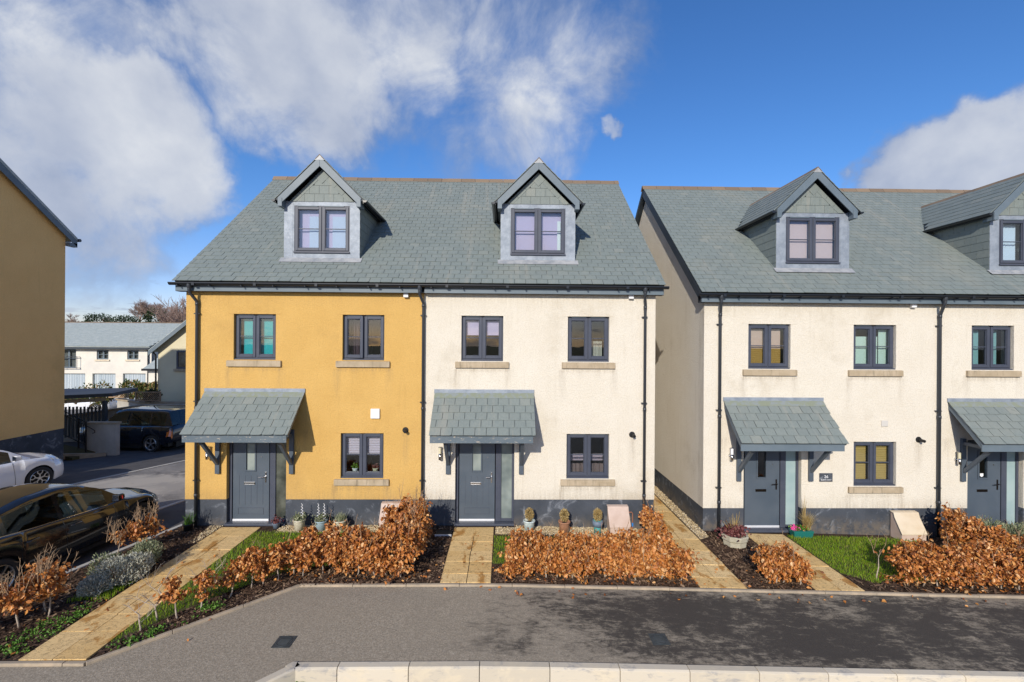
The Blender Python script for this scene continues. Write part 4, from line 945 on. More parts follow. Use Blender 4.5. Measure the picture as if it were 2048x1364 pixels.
for hs_, x, z in ((yh, -2.24, 5.177), (wh, 2.913, 5.187), (h26, 9.505, 5.04)): MB().box(x - .055, x + .055, -.085, -.004, z - .05, z + .04).build('soffit_lamp', 'white_plastic', hs_, bevel=.01)
MB().box(-3.031, -2.825, -.045, -.003, 2.36, 2.585).build('alarm_box', 'white_plastic', yh, bevel=.012)
MB().box(8.80, 8.956, -.02, -.003, 2.22, 2.357).build('vent_cover', 'grey_plastic', h26, bevel=.006)
# ================================================================== cars
mat('black_paint', base=(.012, .0115, .011), rough=.12, coat=1.0)
mat('navy_paint', base=(.012, .014, .022), rough=.18, coat=1.0)
mat('white_paint', base=(.74, .75, .79), rough=.25, coat=1.0)
mat('tyre', base=(.018, .018, .019), rough=.8)
mat('alloy', base=(.50, .47, .43), rough=.35, metal=.9)
mat('bright_alloy', base=(.66, .66, .67), rough=.3, metal=.9)
mat('dark_alloy', base=(.03, .03, .032), rough=.4, metal=.6)
mat('seat_cloth', base=(.035, .035, .038), rough=.9)
mat('cream_seat', base=(.14, .12, .085), rough=.9)
mat('headlamp', base=(.45, .48, .52), rough=.1, coat=1)
mat('tail_lamp', base=(.42, .02, .012), rough=.2, coat=1)
mat('amber_lamp', base=(.65, .16, .02), rough=.25, coat=1)
mat('red_lens', base=(.55, .05, .04), rough=.2, coat=1)
def lerp(tab, x):
    if x <= tab[0][0]: return tab[0][1]
    for (a, p), (b, q) in zip(tab[:-1], tab[1:]):
        if x <= b: t = (x - a) / (b - a); t = t * t * (3 - 2 * t) * .35 + t * .65; return p + (q - p) * t
    return tab[-1][1]
def wheel(car, x, side, hw, r, style, rim_mat, name='wheel'):
    s = side; w = MB(); yo = s * hw
    w.lathe([(r * .68, -.10), (r * .93, -.10), (r, -.07), (r, .05), (r * .94, .085), (r * .72, .09), (r * .68, .07)], (0, 0, 0), 36, 'y')
    w.v = [(v[0], v[1] * s, v[2]) for v in w.v]; m = MB()
    R1 = r * .70
    m.lathe([(R1 * .93, .02), (R1, .082), (R1 * .97, .088), (R1 * .93, .075)], (0, 0, 0), 36, 'y'); m.lathe([(0, .075), (R1 * .17, .075), (R1 * .2, .05)], (0, 0, 0), 14, 'y')
    n = {'multi': 10, 'five': 5, 'ysplit': 5}[style]
    for k in range(n):
        a = 2 * math.pi * k / n + .3
        def pt(rr, aa, y): return Vector((rr * math.cos(aa), y, rr * math.sin(aa)))
        if style == 'multi': m.bar(pt(R1 * .1, a, .066), pt(R1 * .96, a + .05, .07), .022, .03, (0, 1, 0))
        elif style == 'five':
            for da in (-.13, .13): m.bar(pt(R1 * .1, a, .068), pt(R1 * .96, a + da, .07), .030, .03, (0, 1, 0))
        else:
            m.bar(pt(R1 * .1, a, .068), pt(R1 * .5, a, .07), .026, .025, (0, 1, 0))
            for da in (-.32, .32): m.bar(pt(R1 * .46, a, .07), pt(R1 * .72, a + da * 1.1, .072), .018, .02, (0, 1, 0)); m.bar(pt(R1 * .72, a + da * 1.1, .072), pt(R1 * .96, a + da * .8, .074), .018, .02, (0, 1, 0))
    m.v = [(v[0], v[1] * s, v[2]) for v in m.v]
    bk = MB(); bk.lathe([(0, -.01), (R1 * .97, -.01)], (0, 0, 0), 24, 'y'); bk.v = [(v[0], v[1] * s, v[2]) for v in bk.v]
    M = car['_m']; T = lambda mb: [tuple(M @ (Vector(v) + Vector((x, yo, r)))) for v in mb.v]
    w.v = T(w); m.v = T(m); bk.v = T(bk)
    o = w.build(name, 'tyre', car['_o'], smooth=True); m.build('rim', rim_mat, o); bk.build('brake_disc', 'dark_alloy', o)
def car(name, label, loc, heading, sp, group=None):
    root = thing(name, label, 'car', loc, group)
    M = Matrix.Translation(loc) @ Matrix.Rotation(R(90) - heading, 4, 'Z')
    C = dict(_m=M, _o=root)
    def B(mb, nm, mt, smooth=False, par=root, bevel=0): mb.v = [tuple(M @ Vector(v)) for v in mb.v]; return mb.build(nm, mt, par, smooth, bevel)
    xf, xr, r = sp['xf'], sp['xr'], sp['r']; ra = r * 1.13; paint = sp['paint']
    a, b = sp['plan'][0][0], sp['plan'][-1][0]
    st = set(np.linspace(a, b, 34))
    for xw in (xf, xr):
        for t in np.linspace(0, math.pi, 13): st.add(xw + ra * math.cos(t))
    for x in (a + .02, a + .06, b - .02, b - .06): st.add(x)
    st = sorted(st); st = [st[0]] + [q for p, q in zip(st[:-1], st[1:]) if q - p > .006]
    def sect(x, full=False):
        zt = lerp(sp['top'], x); w_ = lerp(sp['plan'], x); zb = lerp(sp['bottom'], x); arch = False
        for xw in (xf, xr):
            if abs(x - xw) < ra * .9999: q = r + math.sqrt(max(ra * ra - (x - xw) ** 2, 0)); arch |= q > zb; zb = max(zb, q) if q > zb else zb
        cr = min(1, max(0, (x - .85) / .5)) * sp.get('crown', 1); H = zt - zb; lip = .985 if arch else .93
        return [(w_ * lip, zb), (w_ * (.99 if arch else .975), zb + H * .12), (w_ * 1., zb + H * .36), (w_ * .995, zb + H * .6), (w_ * (.965 - .03 * cr), zb + H * (.84 - .05 * cr)), (w_ * (.925 - .06 * cr), zb + H * (.95 - .05 * cr)), (w_ * (.85 - .08 * cr), zt - .022 * cr), (w_ * .5, zt + .018 + .028 * cr), (0, zt + .026 + .045 * cr)]
    for s_, nm in ((1, 0),):
        m = MB(); S = [sect(x) for x in st]; k = len(S[0])
        for x, q in zip(st, S): m.v += [(x, y, z) for y, z in q] + [(x, -y, z) for y, z in q]
        for i in range(len(st) - 1):
            for j in range(k - 1):
                A, B2 = i * 2 * k, (i + 1) * 2 * k
                m.f.append((A + j, B2 + j, B2 + j + 1, A + j + 1)); m.f.append((A + k + j, A + k + j + 1, B2 + k + j + 1, B2 + k + j))
        for i in (0, len(st) - 1): A = i * 2 * k; m.f.append(tuple(A + j for j in range(k)) + tuple(A + k + j for j in range(k - 2, -1, -1)))
        B(m, 'body', paint, True)
    # underside
    u = MB(); wm = lerp(sp['plan'], 0) * .9; u.box(a + .15, b - .15, -wm * .55, wm * .55, .18, .5); u.box(xr + ra, xf - ra, -wm, wm, .2, .5); u.box(a + .25, xr - ra, -wm * .9, wm * .9, .25, .5); u.box(xf + ra, b - .3, -wm * .85, wm * .85, .25, .5); u.box(a + .3, b - .3, -wm * .5, wm * .5, .3, .62); B(u, 'underside', 'black')
    for s in (-1, 1):
        tr = MB(); tr.box(xr + ra + .02, xf - ra - .02, s * lerp(sp['plan'], 0) * .95 - .02, s * lerp(sp['plan'], 0) * .95 + .02, .17, .24); B(tr, 'sill_trim', 'black')
    # greenhouse
    g0, g1 = sp['roof'][0][0], sp['roof'][-1][0]; cols = set(np.linspace(g0, g1, 26))
    for (p, q) in sp['win']: cols |= {p, q}
    cols |= {sp['wsx'], sp['rwx']}; cols = sorted(cols); cols = [cols[0]] + [q for p, q in zip(cols[:-1], cols[1:]) if q - p > .004]
    def gs(x):
        zr_ = lerp(sp['roof'], x); zb = lerp(sp['top'], x) - .012; w_ = lerp(sp['plan'], x); zr_ = max(zr_, zb + .012); f = min(1, (zr_ - zb) / sp['gh'])
        wb = w_ * .872; wt = wb + (w_ * sp['tumble'] - wb) * f
        return [(wb, zb), (wb + (wt - wb) * .86, zb + (zr_ - zb) * .84), (wt, zr_ - .012), (wt * .6, zr_ + .012 * f), (0, zr_ + .02 * f)]
    Gs = [gs(x) for x in cols]; body = MB(); win = {}; ws = MB(); rw = MB()
    for i in range(len(cols) - 1):
        xm = (cols[i] + cols[i + 1]) / 2
        for s in (-1, 1):
            for j in range(4):
                q = [(cols[i], s * Gs[i][j][0], Gs[i][j][1]), (cols[i + 1], s * Gs[i + 1][j][0], Gs[i + 1][j][1]), (cols[i + 1], s * Gs[i + 1][j + 1][0], Gs[i + 1][j + 1][1]), (cols[i], s * Gs[i][j + 1][0], Gs[i][j + 1][1])]
                t = body
                if j == 0:
                    for n_, (p, e) in enumerate(sp['win']):
                        if p < xm < e: t = win.setdefault((n_, s), MB())
                elif xm > sp['wsx'] and j >= 2: t = ws
                elif xm < sp['rwx'] and j >= 2: t = rw
                t.quad(*q)
    def weld(mb, nm, mt, sm=True):
        o = B(mb, nm, mt, False); bm = bmesh.new(); bm.from_mesh(o.data); bmesh.ops.remove_doubles(bm, verts=bm.verts, dist=.0005); bmesh.ops.recalc_face_normals(bm, faces=bm.faces)
        for f in bm.faces: f.smooth = sm
        bm.to_mesh(o.data); bm.free(); return o
    weld(body, 'roof', paint)
    for kk, mb in win.items(): weld(mb, 'side_window', 'car_glass')
    weld(ws, 'windscreen', 'car_glass'); weld(rw, 'rear_window', 'car_glass')
    for s in (-1, 1):                                             # chrome line round the side glass
        tb = MB(); lo = [(x, s * (gs(x)[0][0] + .004), gs(x)[0][1] + .004) for x in np.linspace(sp['win'][0][0], sp['win'][-1][1], 16)]
        tb.tube(lo, .009, 5); B(tb, 'window_trim', sp.get('trim', 'chrome'))
    # cabin
    cb = MB(); wm = lerp(sp['plan'], 0) * .80; cb.box(g0 + .35, g1 - .15, -wm, wm, .35, sp['belt'] - .12); B(cb, 'cabin_floor', 'seat_cloth')
    for sx in sp['seats']:
        for s in (-1, 1):
            c = MB(); c.prism([(sx, s * .38 - .23, .62), (sx + .14, s * .38 - .23, .62), (sx - .06, s * .38 - .21, sp['belt'] + .16), (sx - .14, s * .38 - .21, sp['belt'] + .16)], (0, .45, 0))
            c.prism([(sx - .10, s * .38 - .11, sp['belt'] + .18), (sx - .02, s * .38 - .11, sp['belt'] + .18), (sx - .04, s * .38 - .10, sp['belt'] + .33), (sx - .11, s * .38 - .10, sp['belt'] + .33)], (0, .22, 0)); B(c, 'seat', sp['seatm'], bevel=.03)
    d = MB(); d.box(sp['wsx'] + .12, sp['wsx'] + .45, -wm * .98, wm * .98, sp['belt'] - .2, sp['belt'] - .03); B(d, 'dashboard', 'black')
    # seams, handles, mirrors, lamps
    for s in (-1, 1):
        for xs_ in sp['seams']:
            q = sect(xs_); t = MB(); pts = [(xs_ + sp.get('rake', 0) * (z - .6), s * (y + .0005), z) for y, z in q[:6]]; t.tube(pts, .0045, 5); B(t, 'door_seam', 'black')
        for hx in sp['handles']:
            zz = sp['hz']; yy = sect(hx)[3][0]; t = MB(); t.tube([(hx - .1, s * (yy - .005), zz), (hx - .08, s * (yy + .03), zz), (hx + .08, s * (yy + .03), zz + .004), (hx + .1, s * (yy - .005), zz + .004)], .014, 7); B(t, 'door_handle', sp.get('hm', paint), True)
        mx = sp['mirror']; yy = lerp(sp['plan'], mx); t = MB()
        for i_ in range(1):
            t.prism([(mx - .03, s * (yy - .02), sp['belt'] + .0), (mx + .06, s * (yy - .02), sp['belt'] + .02), (mx + .12, s * (yy + .05), sp['belt'] + .06), (mx + .1, s * (yy + .05), sp['belt'] + .17), (mx - .02, s * (yy + .03), sp['belt'] + .17)], (-.01, s * .14, .0))
        mo = B(t, 'mirror', sp.get('mirm', paint), bevel=.03)
        t = MB(); t.prism([(mx - .035, s * (yy + .04), sp['belt'] + .03), (mx - .035, s * (yy + .17), sp['belt'] + .05), (mx - .035, s * (yy + .17), sp['belt'] + .15), (mx - .035, s * (yy + .04), sp['belt'] + .16)], (-.004, 0, 0)); B(t, 'mirror_glass', 'chrome', par=mo)
        if sp.get('red'): t = MB(); t.bar((mx + .1, s * (yy + .06), sp['belt'] + .10), (mx + .03, s * (yy + .195), sp['belt'] + .10), .012, .06); B(t, 'indicator_lens', 'red_lens', par=mo)
        # lamps wrap round the corners
        def patch(x0_, x1_, r0, r1, n=7):
            t = MB(); xs_ = np.linspace(x0_, x1_, n); g_ = []
            for x in xs_:
                q = sect(x); y0_, z0_ = q[3]; y1_, z1_ = q[5]
                pa = [(x, s * (y0_ + (y1_ - y0_) * u_ + .006), z0_ + (z1_ - z0_) * u_) for u_ in (r0, (r0 + r1) / 2, r1)]; g_.append(pa)
            for i in range(n - 1):
                for j in range(2): t.quad(g_[i][j], g_[i + 1][j], g_[i + 1][j + 1], g_[i][j + 1])
            return t
        B(patch(*sp['hl']), 'headlight', 'headlamp'); B(patch(*sp['tl']), 'tail_light', sp.get('tlm', 'tail_lamp'))
        for xw in (xf, xr): wheel(C, xw, s, lerp(sp['plan'], xw) - .105, r, sp['rim'], sp['rimm'])
    return root
saloon = dict(paint='black_paint', xf=1.36, xr=-1.33, r=.335, plan=[(-2.27, .60), (-2.2, .74), (-2.0, .84), (-1.4, .90), (0, .915), (1.2, .895), (1.75, .82), (2.0, .70), (2.18, .50), (2.27, .30)],
    top=[(-2.27, .62), (-2.22, .98), (-2.0, 1.045), (-1.5, 1.03), (-.6, .965), (.6, .90), (.95, .91), (1.5, .855), (1.85, .775), (2.1, .67), (2.27, .48)],
    bottom=[(-2.27, .40), (-2.1, .26), (-1.7, .22), (0, .21), (1.7, .2), (2.1, .22), (2.27, .30)],
    roof=[(-1.92, 1.05), (-1.55, 1.21), (-1.1, 1.36), (-.6, 1.445), (-.1, 1.465), (.2, 1.43), (.55, 1.27), (1.02, .94)], wsx=.34, rwx=-1.15, gh=.46, tumble=.63, win=[(-1.62, -1.2), (-1.13, -.32), (-.24, .62)], belt=.95,
    seats=(-.05, -.95), seatm='seat_cloth', seams=(-1.0, -.28, .72), rake=-.08, handles=(-.86, -.12), hz=.80, mirror=.62, hl=(1.8, 2.2, .1, .95), tl=(-2.24, -1.95, .1, .9), rim='multi', rimm='alloy', mirm='black_paint', red=True)
SAL = car('saloon_car', 'glossy black saloon car parked nose-away beside the left flower bed', (-9.05, -1.42, -.2), R(5), saloon)
hatch = dict(saloon, paint='white_paint', xf=1.3, xr=-1.35, plan=[(-2.1, .62), (-2.0, .78), (-1.7, .87), (-1.2, .90), (0, .91), (1.2, .89), (1.7, .82), (1.98, .68), (2.1, .48)],
    top=[(-2.1, .7), (-2.05, 1.02), (-1.5, 1.03), (-.6, .98), (.6, .93), (.95, .95), (1.5, .89), (1.85, .80), (2.02, .70), (2.1, .52)], bottom=[(-2.1, .35), (-1.7, .22), (0, .2), (1.7, .18), (2.1, .24)],
    roof=[(-2.0, 1.05), (-1.75, 1.32), (-1.3, 1.42), (-.6, 1.47), (0, 1.46), (.3, 1.42), (.6, 1.28), (1.12, .96)], wsx=.4, rwx=-1.6, win=[(-1.55, -1.15), (-1.08, -.28), (-.2, .70)], rim='ysplit', rimm='bright_alloy', hl=(1.62, 2.0, .25, .98), tl=(-2.08, -1.85, .1, .9), red=False, mirm='white_paint', r=.325, mirror=.68, trim='black', handles=(-.8, -.05))
car('hatchback_car', 'white hatchback parked across the side road below the tall ochre wall', (-14.5, 1.85, -.2), R(15), hatch)
suv = dict(crown=0, paint='navy_paint', xf=1.36, xr=-1.38, r=.375, plan=[(-2.32, .80), (-2.2, .87), (-1.4, .92), (0, .93), (1.4, .92), (2.0, .86), (2.3, .74)],
    top=[(-2.32, .75), (-2.27, 1.12), (-1.5, 1.14), (0, 1.12), (.9, 1.10), (1.6, 1.06), (2.15, 1.0), (2.3, .72)], bottom=[(-2.32, .45), (-1.8, .34), (0, .33), (1.8, .34), (2.3, .42)],
    roof=[(-2.24, 1.16), (-2.12, 1.45), (-1.98, 1.72), (-1.6, 1.77), (0, 1.79), (.35, 1.75), (.62, 1.52), (1.02, 1.13)], wsx=.45, rwx=-2.0, gh=.64, tumble=.70, win=[(-1.92, -1.28), (-1.2, -.32), (-.22, .74)], belt=1.14,
    seats=(-.1, -1.0), seatm='cream_seat', seams=(-1.12, -.26, .82), handles=(-.9, -.08), hz=1.0, mirror=.72, hl=(1.9, 2.25, .0, .9), tl=(-2.31, -2.1, -.55, .55), tlm='amber_lamp', rim='five', rimm='bright_alloy', trim='black', mirm='black')
SUVO = car('estate_car', 'old dark blue four wheel drive estate parked behind the cream wall stub', (-16.25, 10.2, zr(0, 9.9)), R(-83), suv)
# ================================================================== street behind, on the left
lh = thing('ochre_house', 'tall ochre rendered house at the left edge, its shaded gable end facing us', 'house', (-16, 0, -.4))
Xg = -16.0; HD = 3.05; yb = 6.4; ypk = 6.4 - HD; eavez = 7.95; pk = eavez + HD * .735; yfr = ypk - HD
MB().prism([(Xg, yfr, .9), (Xg, yb, .9), (Xg, yb, eavez), (Xg, ypk, pk - .05), (Xg, yfr, eavez)], (-8, 0, 0)).build('wall', 'shade_lifted_render', lh)
MB().box(Xg - 7.99, Xg - .008, yfr + .01, yb - .01, -1.0, .9).build('plinth', 'dark_plinth', lh) if 'dark_plinth' in MAT else MB().box(Xg - 7.99, Xg - .008, yfr + .01, yb - .01, -1.0, .9).build('plinth', 'plinth_paint', lh)
def gable_roof(par, xa, xb, y0, yp, y1, ze, zp, th=.1, m='far_slate'):
    mb = MB()
    for ya in (y0, y1):
        mb.prism([(xa, ya, ze), (xa, yp, zp), (xa, yp, zp + th), (xa, ya, ze + th)], (xb - xa, 0, 0))
    return mb.build('roof', m, par)
ov = .3
gable_roof(lh, Xg - 8, Xg + .16, yfr - ov, ypk, yb + ov, eavez - ov * .735 + .05, pk + .05, .11)
for s in (-1, 1):
    ye = ypk + s * (HD + ov); z0 = eavez - ov * .735 + .045; z1 = pk + .045
    MB().prism([(Xg + .13, ye, z0), (Xg + .13, ypk, z1), (Xg + .13, ypk, z1 - .26), (Xg + .13, ye, z0 - .22)], (.025, 0, 0)).build('barge_board', 'board', lh)
    MB().box(Xg + .0, Xg + .155, ye - (0 if s < 0 else .3), ye + (0 if s > 0 else .3), z0 - .24, z0 - .1).build('kneeler_box', 'board', lh)
    MB().tube([(Xg - 7, ye + s * .06, z0 + .04), (Xg + .2, ye + s * .06, z0 + .04)], .06, 10).build('gutter', 'gutter', lh)
# pier wall, railing, steps
pw = MB(); pw.box(-16.9, -15.74, 8.3, 8.5, -.9, .70)
o = thing('boundary_wall', 'short cream painted wall stub with flat coping in front of the dark estate car', 'wall', (-16.3, 8.45, -.6))
pw.build('wall', 'wall_paint', o); c = MB(); c.box(-16.94, -15.70, 8.26, 8.54, .70, .78); c.build('coping', 'edging', o)
rl = thing('handrail', 'black iron railing descending beside the cream wall stub', 'railing', (-17.0, 8.0, -.4))
p0, p1 = Vector((-18.1, 8.0, 1.55)), Vector((-16.66, 8.0, .84)); d_ = p1 - p0
for f_, t_ in ((0, .022), (-.14, .016), (-.93, .018)): MB().tube([p0 + Vector((0, 0, f_)), p1 + Vector((0, 0, f_))], t_, 8).build('rail', 'black_iron', rl)
MB().tube([p1 + Vector((0, 0, -.14)), p1 + Vector((.25, -.02, -.26)), p1 + Vector((.36, -.02, -.34)), p1 + Vector((.36, -.02, -.42)), p1 + Vector((.28, -.02, -.44))], .018, 8).build('rail_scroll', 'black_iron', rl)
for t_ in (0, .8, 1.0):
    q = p0 + d_ * t_; MB().tube([q, Vector((q.x, q.y, q.z - 1.2))], .03, 8).build('post', 'black_iron', rl)
for k in range(1, 15):
    q = p0 + d_ * (k / 15); MB().tube([q + Vector((0, 0, -.14)), q + Vector((0, 0, -.93))], .009, 6).build('baluster', 'black_iron', rl)
struct(MB().prism([(-20, 7.3, -1), (-16.55, 7.3, -1), (-16.55, 7.3, -.42), (-17.2, 7.3, -.25), (-20, 7.3, .35)], (0, 1.0, 0)).build('bank', 'earth'))
edg = MB(); edg.bar((-16.9, 7.3, -.36), (-16.1, 8.25, -.55), .14, .2); struct(edg.build('bank_edging', 'edging'))
# retaining walls with coping
rw_ = thing('retaining_wall', 'low cream retaining wall with stone coping behind the dark estate car', 'wall', (-17, 12.4, -.6))
A, B_ = Vector((-21.5, 11.0, .35)), Vector((-17.9, 12.2, .84))
for (a_, b_) in ((A, B_), (B_, Vector((-13.2, 12.3, .90)))):
    m_ = MB(); m_.add([a_, b_, Vector((b_.x, b_.y, -1)), Vector((a_.x, a_.y, -1)), a_ + Vector((0, .3, 0)), b_ + Vector((0, .3, 0)), Vector((b_.x, b_.y + .3, -1)), Vector((a_.x, a_.y + .3, -1))], [(0, 1, 2, 3), (4, 7, 6, 5), (0, 4, 5, 1), (0, 3, 7, 4), (1, 5, 6, 2)]); m_.build('wall', 'wall_paint', rw_)
    n_ = int((b_ - a_).length / .75)
    for k in range(n_):
        p, q = a_ + (b_ - a_) * (k / n_), a_ + (b_ - a_) * ((k + .985) / n_); MB().bar(p + Vector((0, .12, .05)), q + Vector((0, .12, .05)), .42, .09).build('coping_stone', 'edging', rw_)
uw = thing('upper_wall', 'pale raised terrace wall below the lattice fence', 'wall', (-19, 14.5, 0)); m_ = MB(); m_.box(-21.8, -20.6, 15.6, 15.9, -1, .75); m_.box(-20.6, -16.0, 15.6, 15.9, -1, .55); m_.build('wall', 'wall_paint', uw)
MB().box(-20.62, -16.0, 15.5, 15.95, .55, .64).build('coping', 'edging', uw)
MB().prism([(-20.6, 15.55, .64), (-21.85, 15.55, .84), (-21.85, 15.55, .75), (-20.6, 15.55, .55)], (0, .4, 0)).build('ramp_coping', 'edging', uw)
# flat roofed bin store
bs = thing('bin_store', 'flat dark roofed timber bin store behind the ochre house', 'shed', (-19.5, 10.9, -.5))
MB().prism([(-23, 9.9, 1.28), (-17.75, 10.5, 1.56), (-17.75, 10.5, 1.72), (-23, 9.9, 1.46)], (-.2, 1.6, .06)).build('roof', 'roof_felt', bs) if False else None
mat('roof_felt', base=(.055, .065, .085), rough=.5)
rf = MB(); rf.add([(-23, 9.9, 1.30), (-17.75, 10.5, 1.56), (-17.95, 12.2, 1.64), (-23, 12.2, 1.5), (-23, 9.9, 1.50), (-17.75, 10.5, 1.71), (-17.95, 12.2, 1.79), (-23, 12.2, 1.7)], [(0, 1, 2, 3), (4, 5, 6, 7), (0, 1, 5, 4), (1, 2, 6, 5), (2, 3, 7, 6), (3, 0, 4, 7)]); rf.build('roof', 'roof_felt', bs)
MB().bar((-22.8, 10.0, 1.2), (-18.1, 10.55, 1.42), .08, .16).build('beam', 'sill_stone', bs)
MB().box(-18.22, -18.08, 10.5, 10.64, -.6, 1.36).build('post', 'dark_board', bs)
for k in range(14):
    x = -20.6 + k * .17; MB().box(x, x + .07, 10.9, 10.94, -.4, 1.02 + .02 * (k % 2)).build('slat', 'dark_board', bs)
# far terrace with garages
ft = thing('far_terrace', 'long white rendered terrace with three garage doors far down the road', 'house', (-33, 27.5, -1))
wins_ = [(-33.44, -32.48, 2.54, 3.33), (-30.97, -30.05, 2.55, 3.33), (-36.4, -35.1, 1.83, 3.38)]; gar = [(-36.4, -34.35, -.9, 1.375), (-33.77, -31.9, -.9, 1.385), (-31.3, -29.47, -.9, 1.40)]
wall_holes(-44, -29.0, -1.05, 3.55, wins_ + gar, 27.5, .2, 0).build('wall', 'far_render', ft)
mat('garage_door', rough=.6, fn=lambda t, p: t.l.new(t.mix(t.rng(t.noise(t.mapping(wpos(t), (9, .2, .2)), 1, 2, .5), .4, .6), (.36, .42, .47), (.46, .51, .55)), p.inputs['Base Color']))
for g_ in gar:
    q = MB(); q.box(g_[0], g_[1], 27.66, 27.69, g_[2], g_[3]); gd = q.build('garage_door', 'garage_door', ft)
    n_ = 10; [MB().box(g_[0] + (g_[1] - g_[0]) * k / n_ - .008, g_[0] + (g_[1] - g_[0]) * k / n_ + .008, 27.645, 27.66, g_[2], g_[3]).build('door_rib', 'garage_door', gd) for k in range(1, n_)]
for w_ in wins_:
    q = MB(); ring(q, *w_, .09, 27.58, 27.64); mx = (w_[0] + w_[1]) / 2; q.box(mx - .06, mx + .06, 27.585, 27.635, w_[2] + .09, w_[3] - .09); q.box(w_[0] + .09, mx - .06, 27.59, 27.63, (w_[2] + w_[3]) / 2 - .02, (w_[2] + w_[3]) / 2 + .02); q.box(mx + .06, w_[1] - .09, 27.59, 27.63, (w_[2] + w_[3]) / 2 - .02, (w_[2] + w_[3]) / 2 + .02)
    f_ = q.build('window', 'board', ft); MB().box(w_[0] + .09, w_[1] - .09, 27.61, 27.615, w_[2] + .09, w_[3] - .09).build('pane', 'window_glass', f_)
    if w_[0] > -35: MB().box(w_[0] - .12, w_[1] + .12, 27.42, 27.6, w_[2] - .13, w_[2] - .005).build('sill', 'meter_sand', f_)
bl = MB(); [bl.tube([(-36.6, 27.25, z), (-34.75, 27.25, z)], .03, 6) for z in (2.75, 1.85)]; [bl.tube([(x, 27.25, 1.8), (x, 27.25, 2.8)], .02, 6) for x in (-34.8, -35.9)]; [bl.tube([(-34.8, 27.25, z), (-34.8, 27.5, z)], .025, 6) for z in (2.75, 1.85)]; bl.build('balcony_rail', 'chrome', ft)
MB().box(-44, -29, 27.75, 27.8, -1, 3.5).build('rooms', 'interior', ft)
q = MB(); q.prism([(-44.5, 27.15, 3.52), (-44.5, 32, 5.62), (-44.5, 32, 5.72), (-44.5, 27.15, 3.62)], (15.6, 0, 0)); q.prism([(-44.5, 36.8, 3.52), (-44.5, 32, 5.62), (-44.5, 32, 5.72), (-44.5, 36.8, 3.62)], (15.6, 0, 0)); ro = q.build('roof', 'far_slate', ft)
# its slate courses
q = MB(); sa = math.atan2(2.1, 4.85); Lr = math.hypot(2.1, 4.85); u_ = Vector((0, math.cos(sa), math.sin(sa))); n_ = Vector((0, -math.sin(sa), math.cos(sa)))
for k in range(22):
    for i in range(53):
        x = -44.4 + i * .292 + (.146 if k % 2 else 0); slate_into(q, Vector((x + .146, 27.12, 3.625)) + u_ * (k * .24) + n_ * .002, Vector((1, 0, 0)), u_, n_, .286, .26, .014)
qo = q.build('roof_slates', 'far_slate', ro); qo['kind'] = 'stuff'
x = -44.4
while x < -29.0: MB().prism([(x, 31.85, 5.66), (x, 32, 5.80), (x, 32.15, 5.66)], (.44, 0, 0)).build('ridge_tile', 'ridge_tile', ro); x += .46
MB().box(-44.5, -28.92, 27.1, 27.2, 3.38, 3.56).build('fascia', 'dark_board', ft)
MB().prism([(-28.9, 27.2, 3.42), (-28.9, 32, 5.56), (-28.9, 32, 5.30), (-28.9, 27.2, 3.16)], (-.03, 0, 0)).build('barge_board', 'dark_board', ft)
MB().prism([(-29.0, 27.6, -1), (-29.0, 36.4, -1), (-29.0, 36.4, 3.5), (-29.0, 32, 5.4), (-29.0, 27.6, 3.5)], (-.25, 0, 0)).build('gable_wall', 'far_render', ft)
MB().tube([(-29.2, 27.2, 3.4), (-29.2, 27.4, 3.2), (-29.2, 27.4, -1)], .05, 8).build('downpipe', 'gutter', ft)
# sloping porch roof seen beside the gable house
ph = thing('far_porch', 'small slate roofed porch between the far terrace and the stone coloured gable house', 'porch', (-25, 25, -1))
MB().prism([(-27.2, 24.3, 1.9), (-27.2, 26.4, 3.0), (-27.2, 26.4, 3.1), (-27.2, 24.3, 2.0)], (3.2, 0, 0)).build('roof', 'far_slate', ph)
MB().box(-27.0, -24.2, 24.6, 26.5, -1, 1.95).build('wall', 'far_render', ph); MB().box(-26.1, -25.1, 24.55, 24.6, .5, 1.7).build('window', 'garage_door', ph); MB().box(-27.25, -23.95, 24.22, 24.3, 1.84, 2.0).build('gutter', 'gutter', ph)
# gable house
gh = thing('gable_house', 'stone coloured gable house half hidden behind the yellow house', 'house', (-17, 17, -.5))
hx0, hx1, hp = -20.59, -13.5, -17.0; hz = 3.72; hpz = hz + (hp - hx0) * .83
MB().prism([(hx0, 17, -1), (hx1, 17, -1), (hx1, 17, hz), (hp, 17, hpz - .1), (hx0, 17, hz)], (0, 8, 0)).build('wall', 'stone_render', gh)
q = MB()
for s in (-1, 1):
    xe = hp + s * (hp - hx0 + .35); ze = hpz - (hp - hx0 + .35) * .83
    q.prism([(xe, 16.7, ze), (hp, 16.7, hpz), (hp, 16.7, hpz + .12), (xe, 16.7, ze + .12)], (0, 8.6, 0))
    MB().prism([(xe, 16.66, ze + .06), (hp, 16.66, hpz + .06), (hp, 16.66, hpz - .22), (xe, 16.66, ze - .2)], (0, .04, 0)).build('barge_board', 'board', gh)
q.build('roof', 'far_slate', gh)
q = MB(); ring(q, -19.48, -18.3, 2.45, 3.52, .09, 16.95, 16.995); f_ = q.build('window', 'upvc', gh); MB().box(-19.4, -18.38, 16.985, 16.99, 2.53, 3.44).build('pane', 'dark_frosted', f_); MB().box(-19.62, -18.16, 16.9, 16.999, 2.3, 2.445).build('sill', 'sill_stone', f_)
MB().tube([(-20.7, 16.75, 3.45), (-20.65, 16.9, 3.25), (-20.65, 16.93, -.5)], .045, 8).build('downpipe', 'gutter', gh)
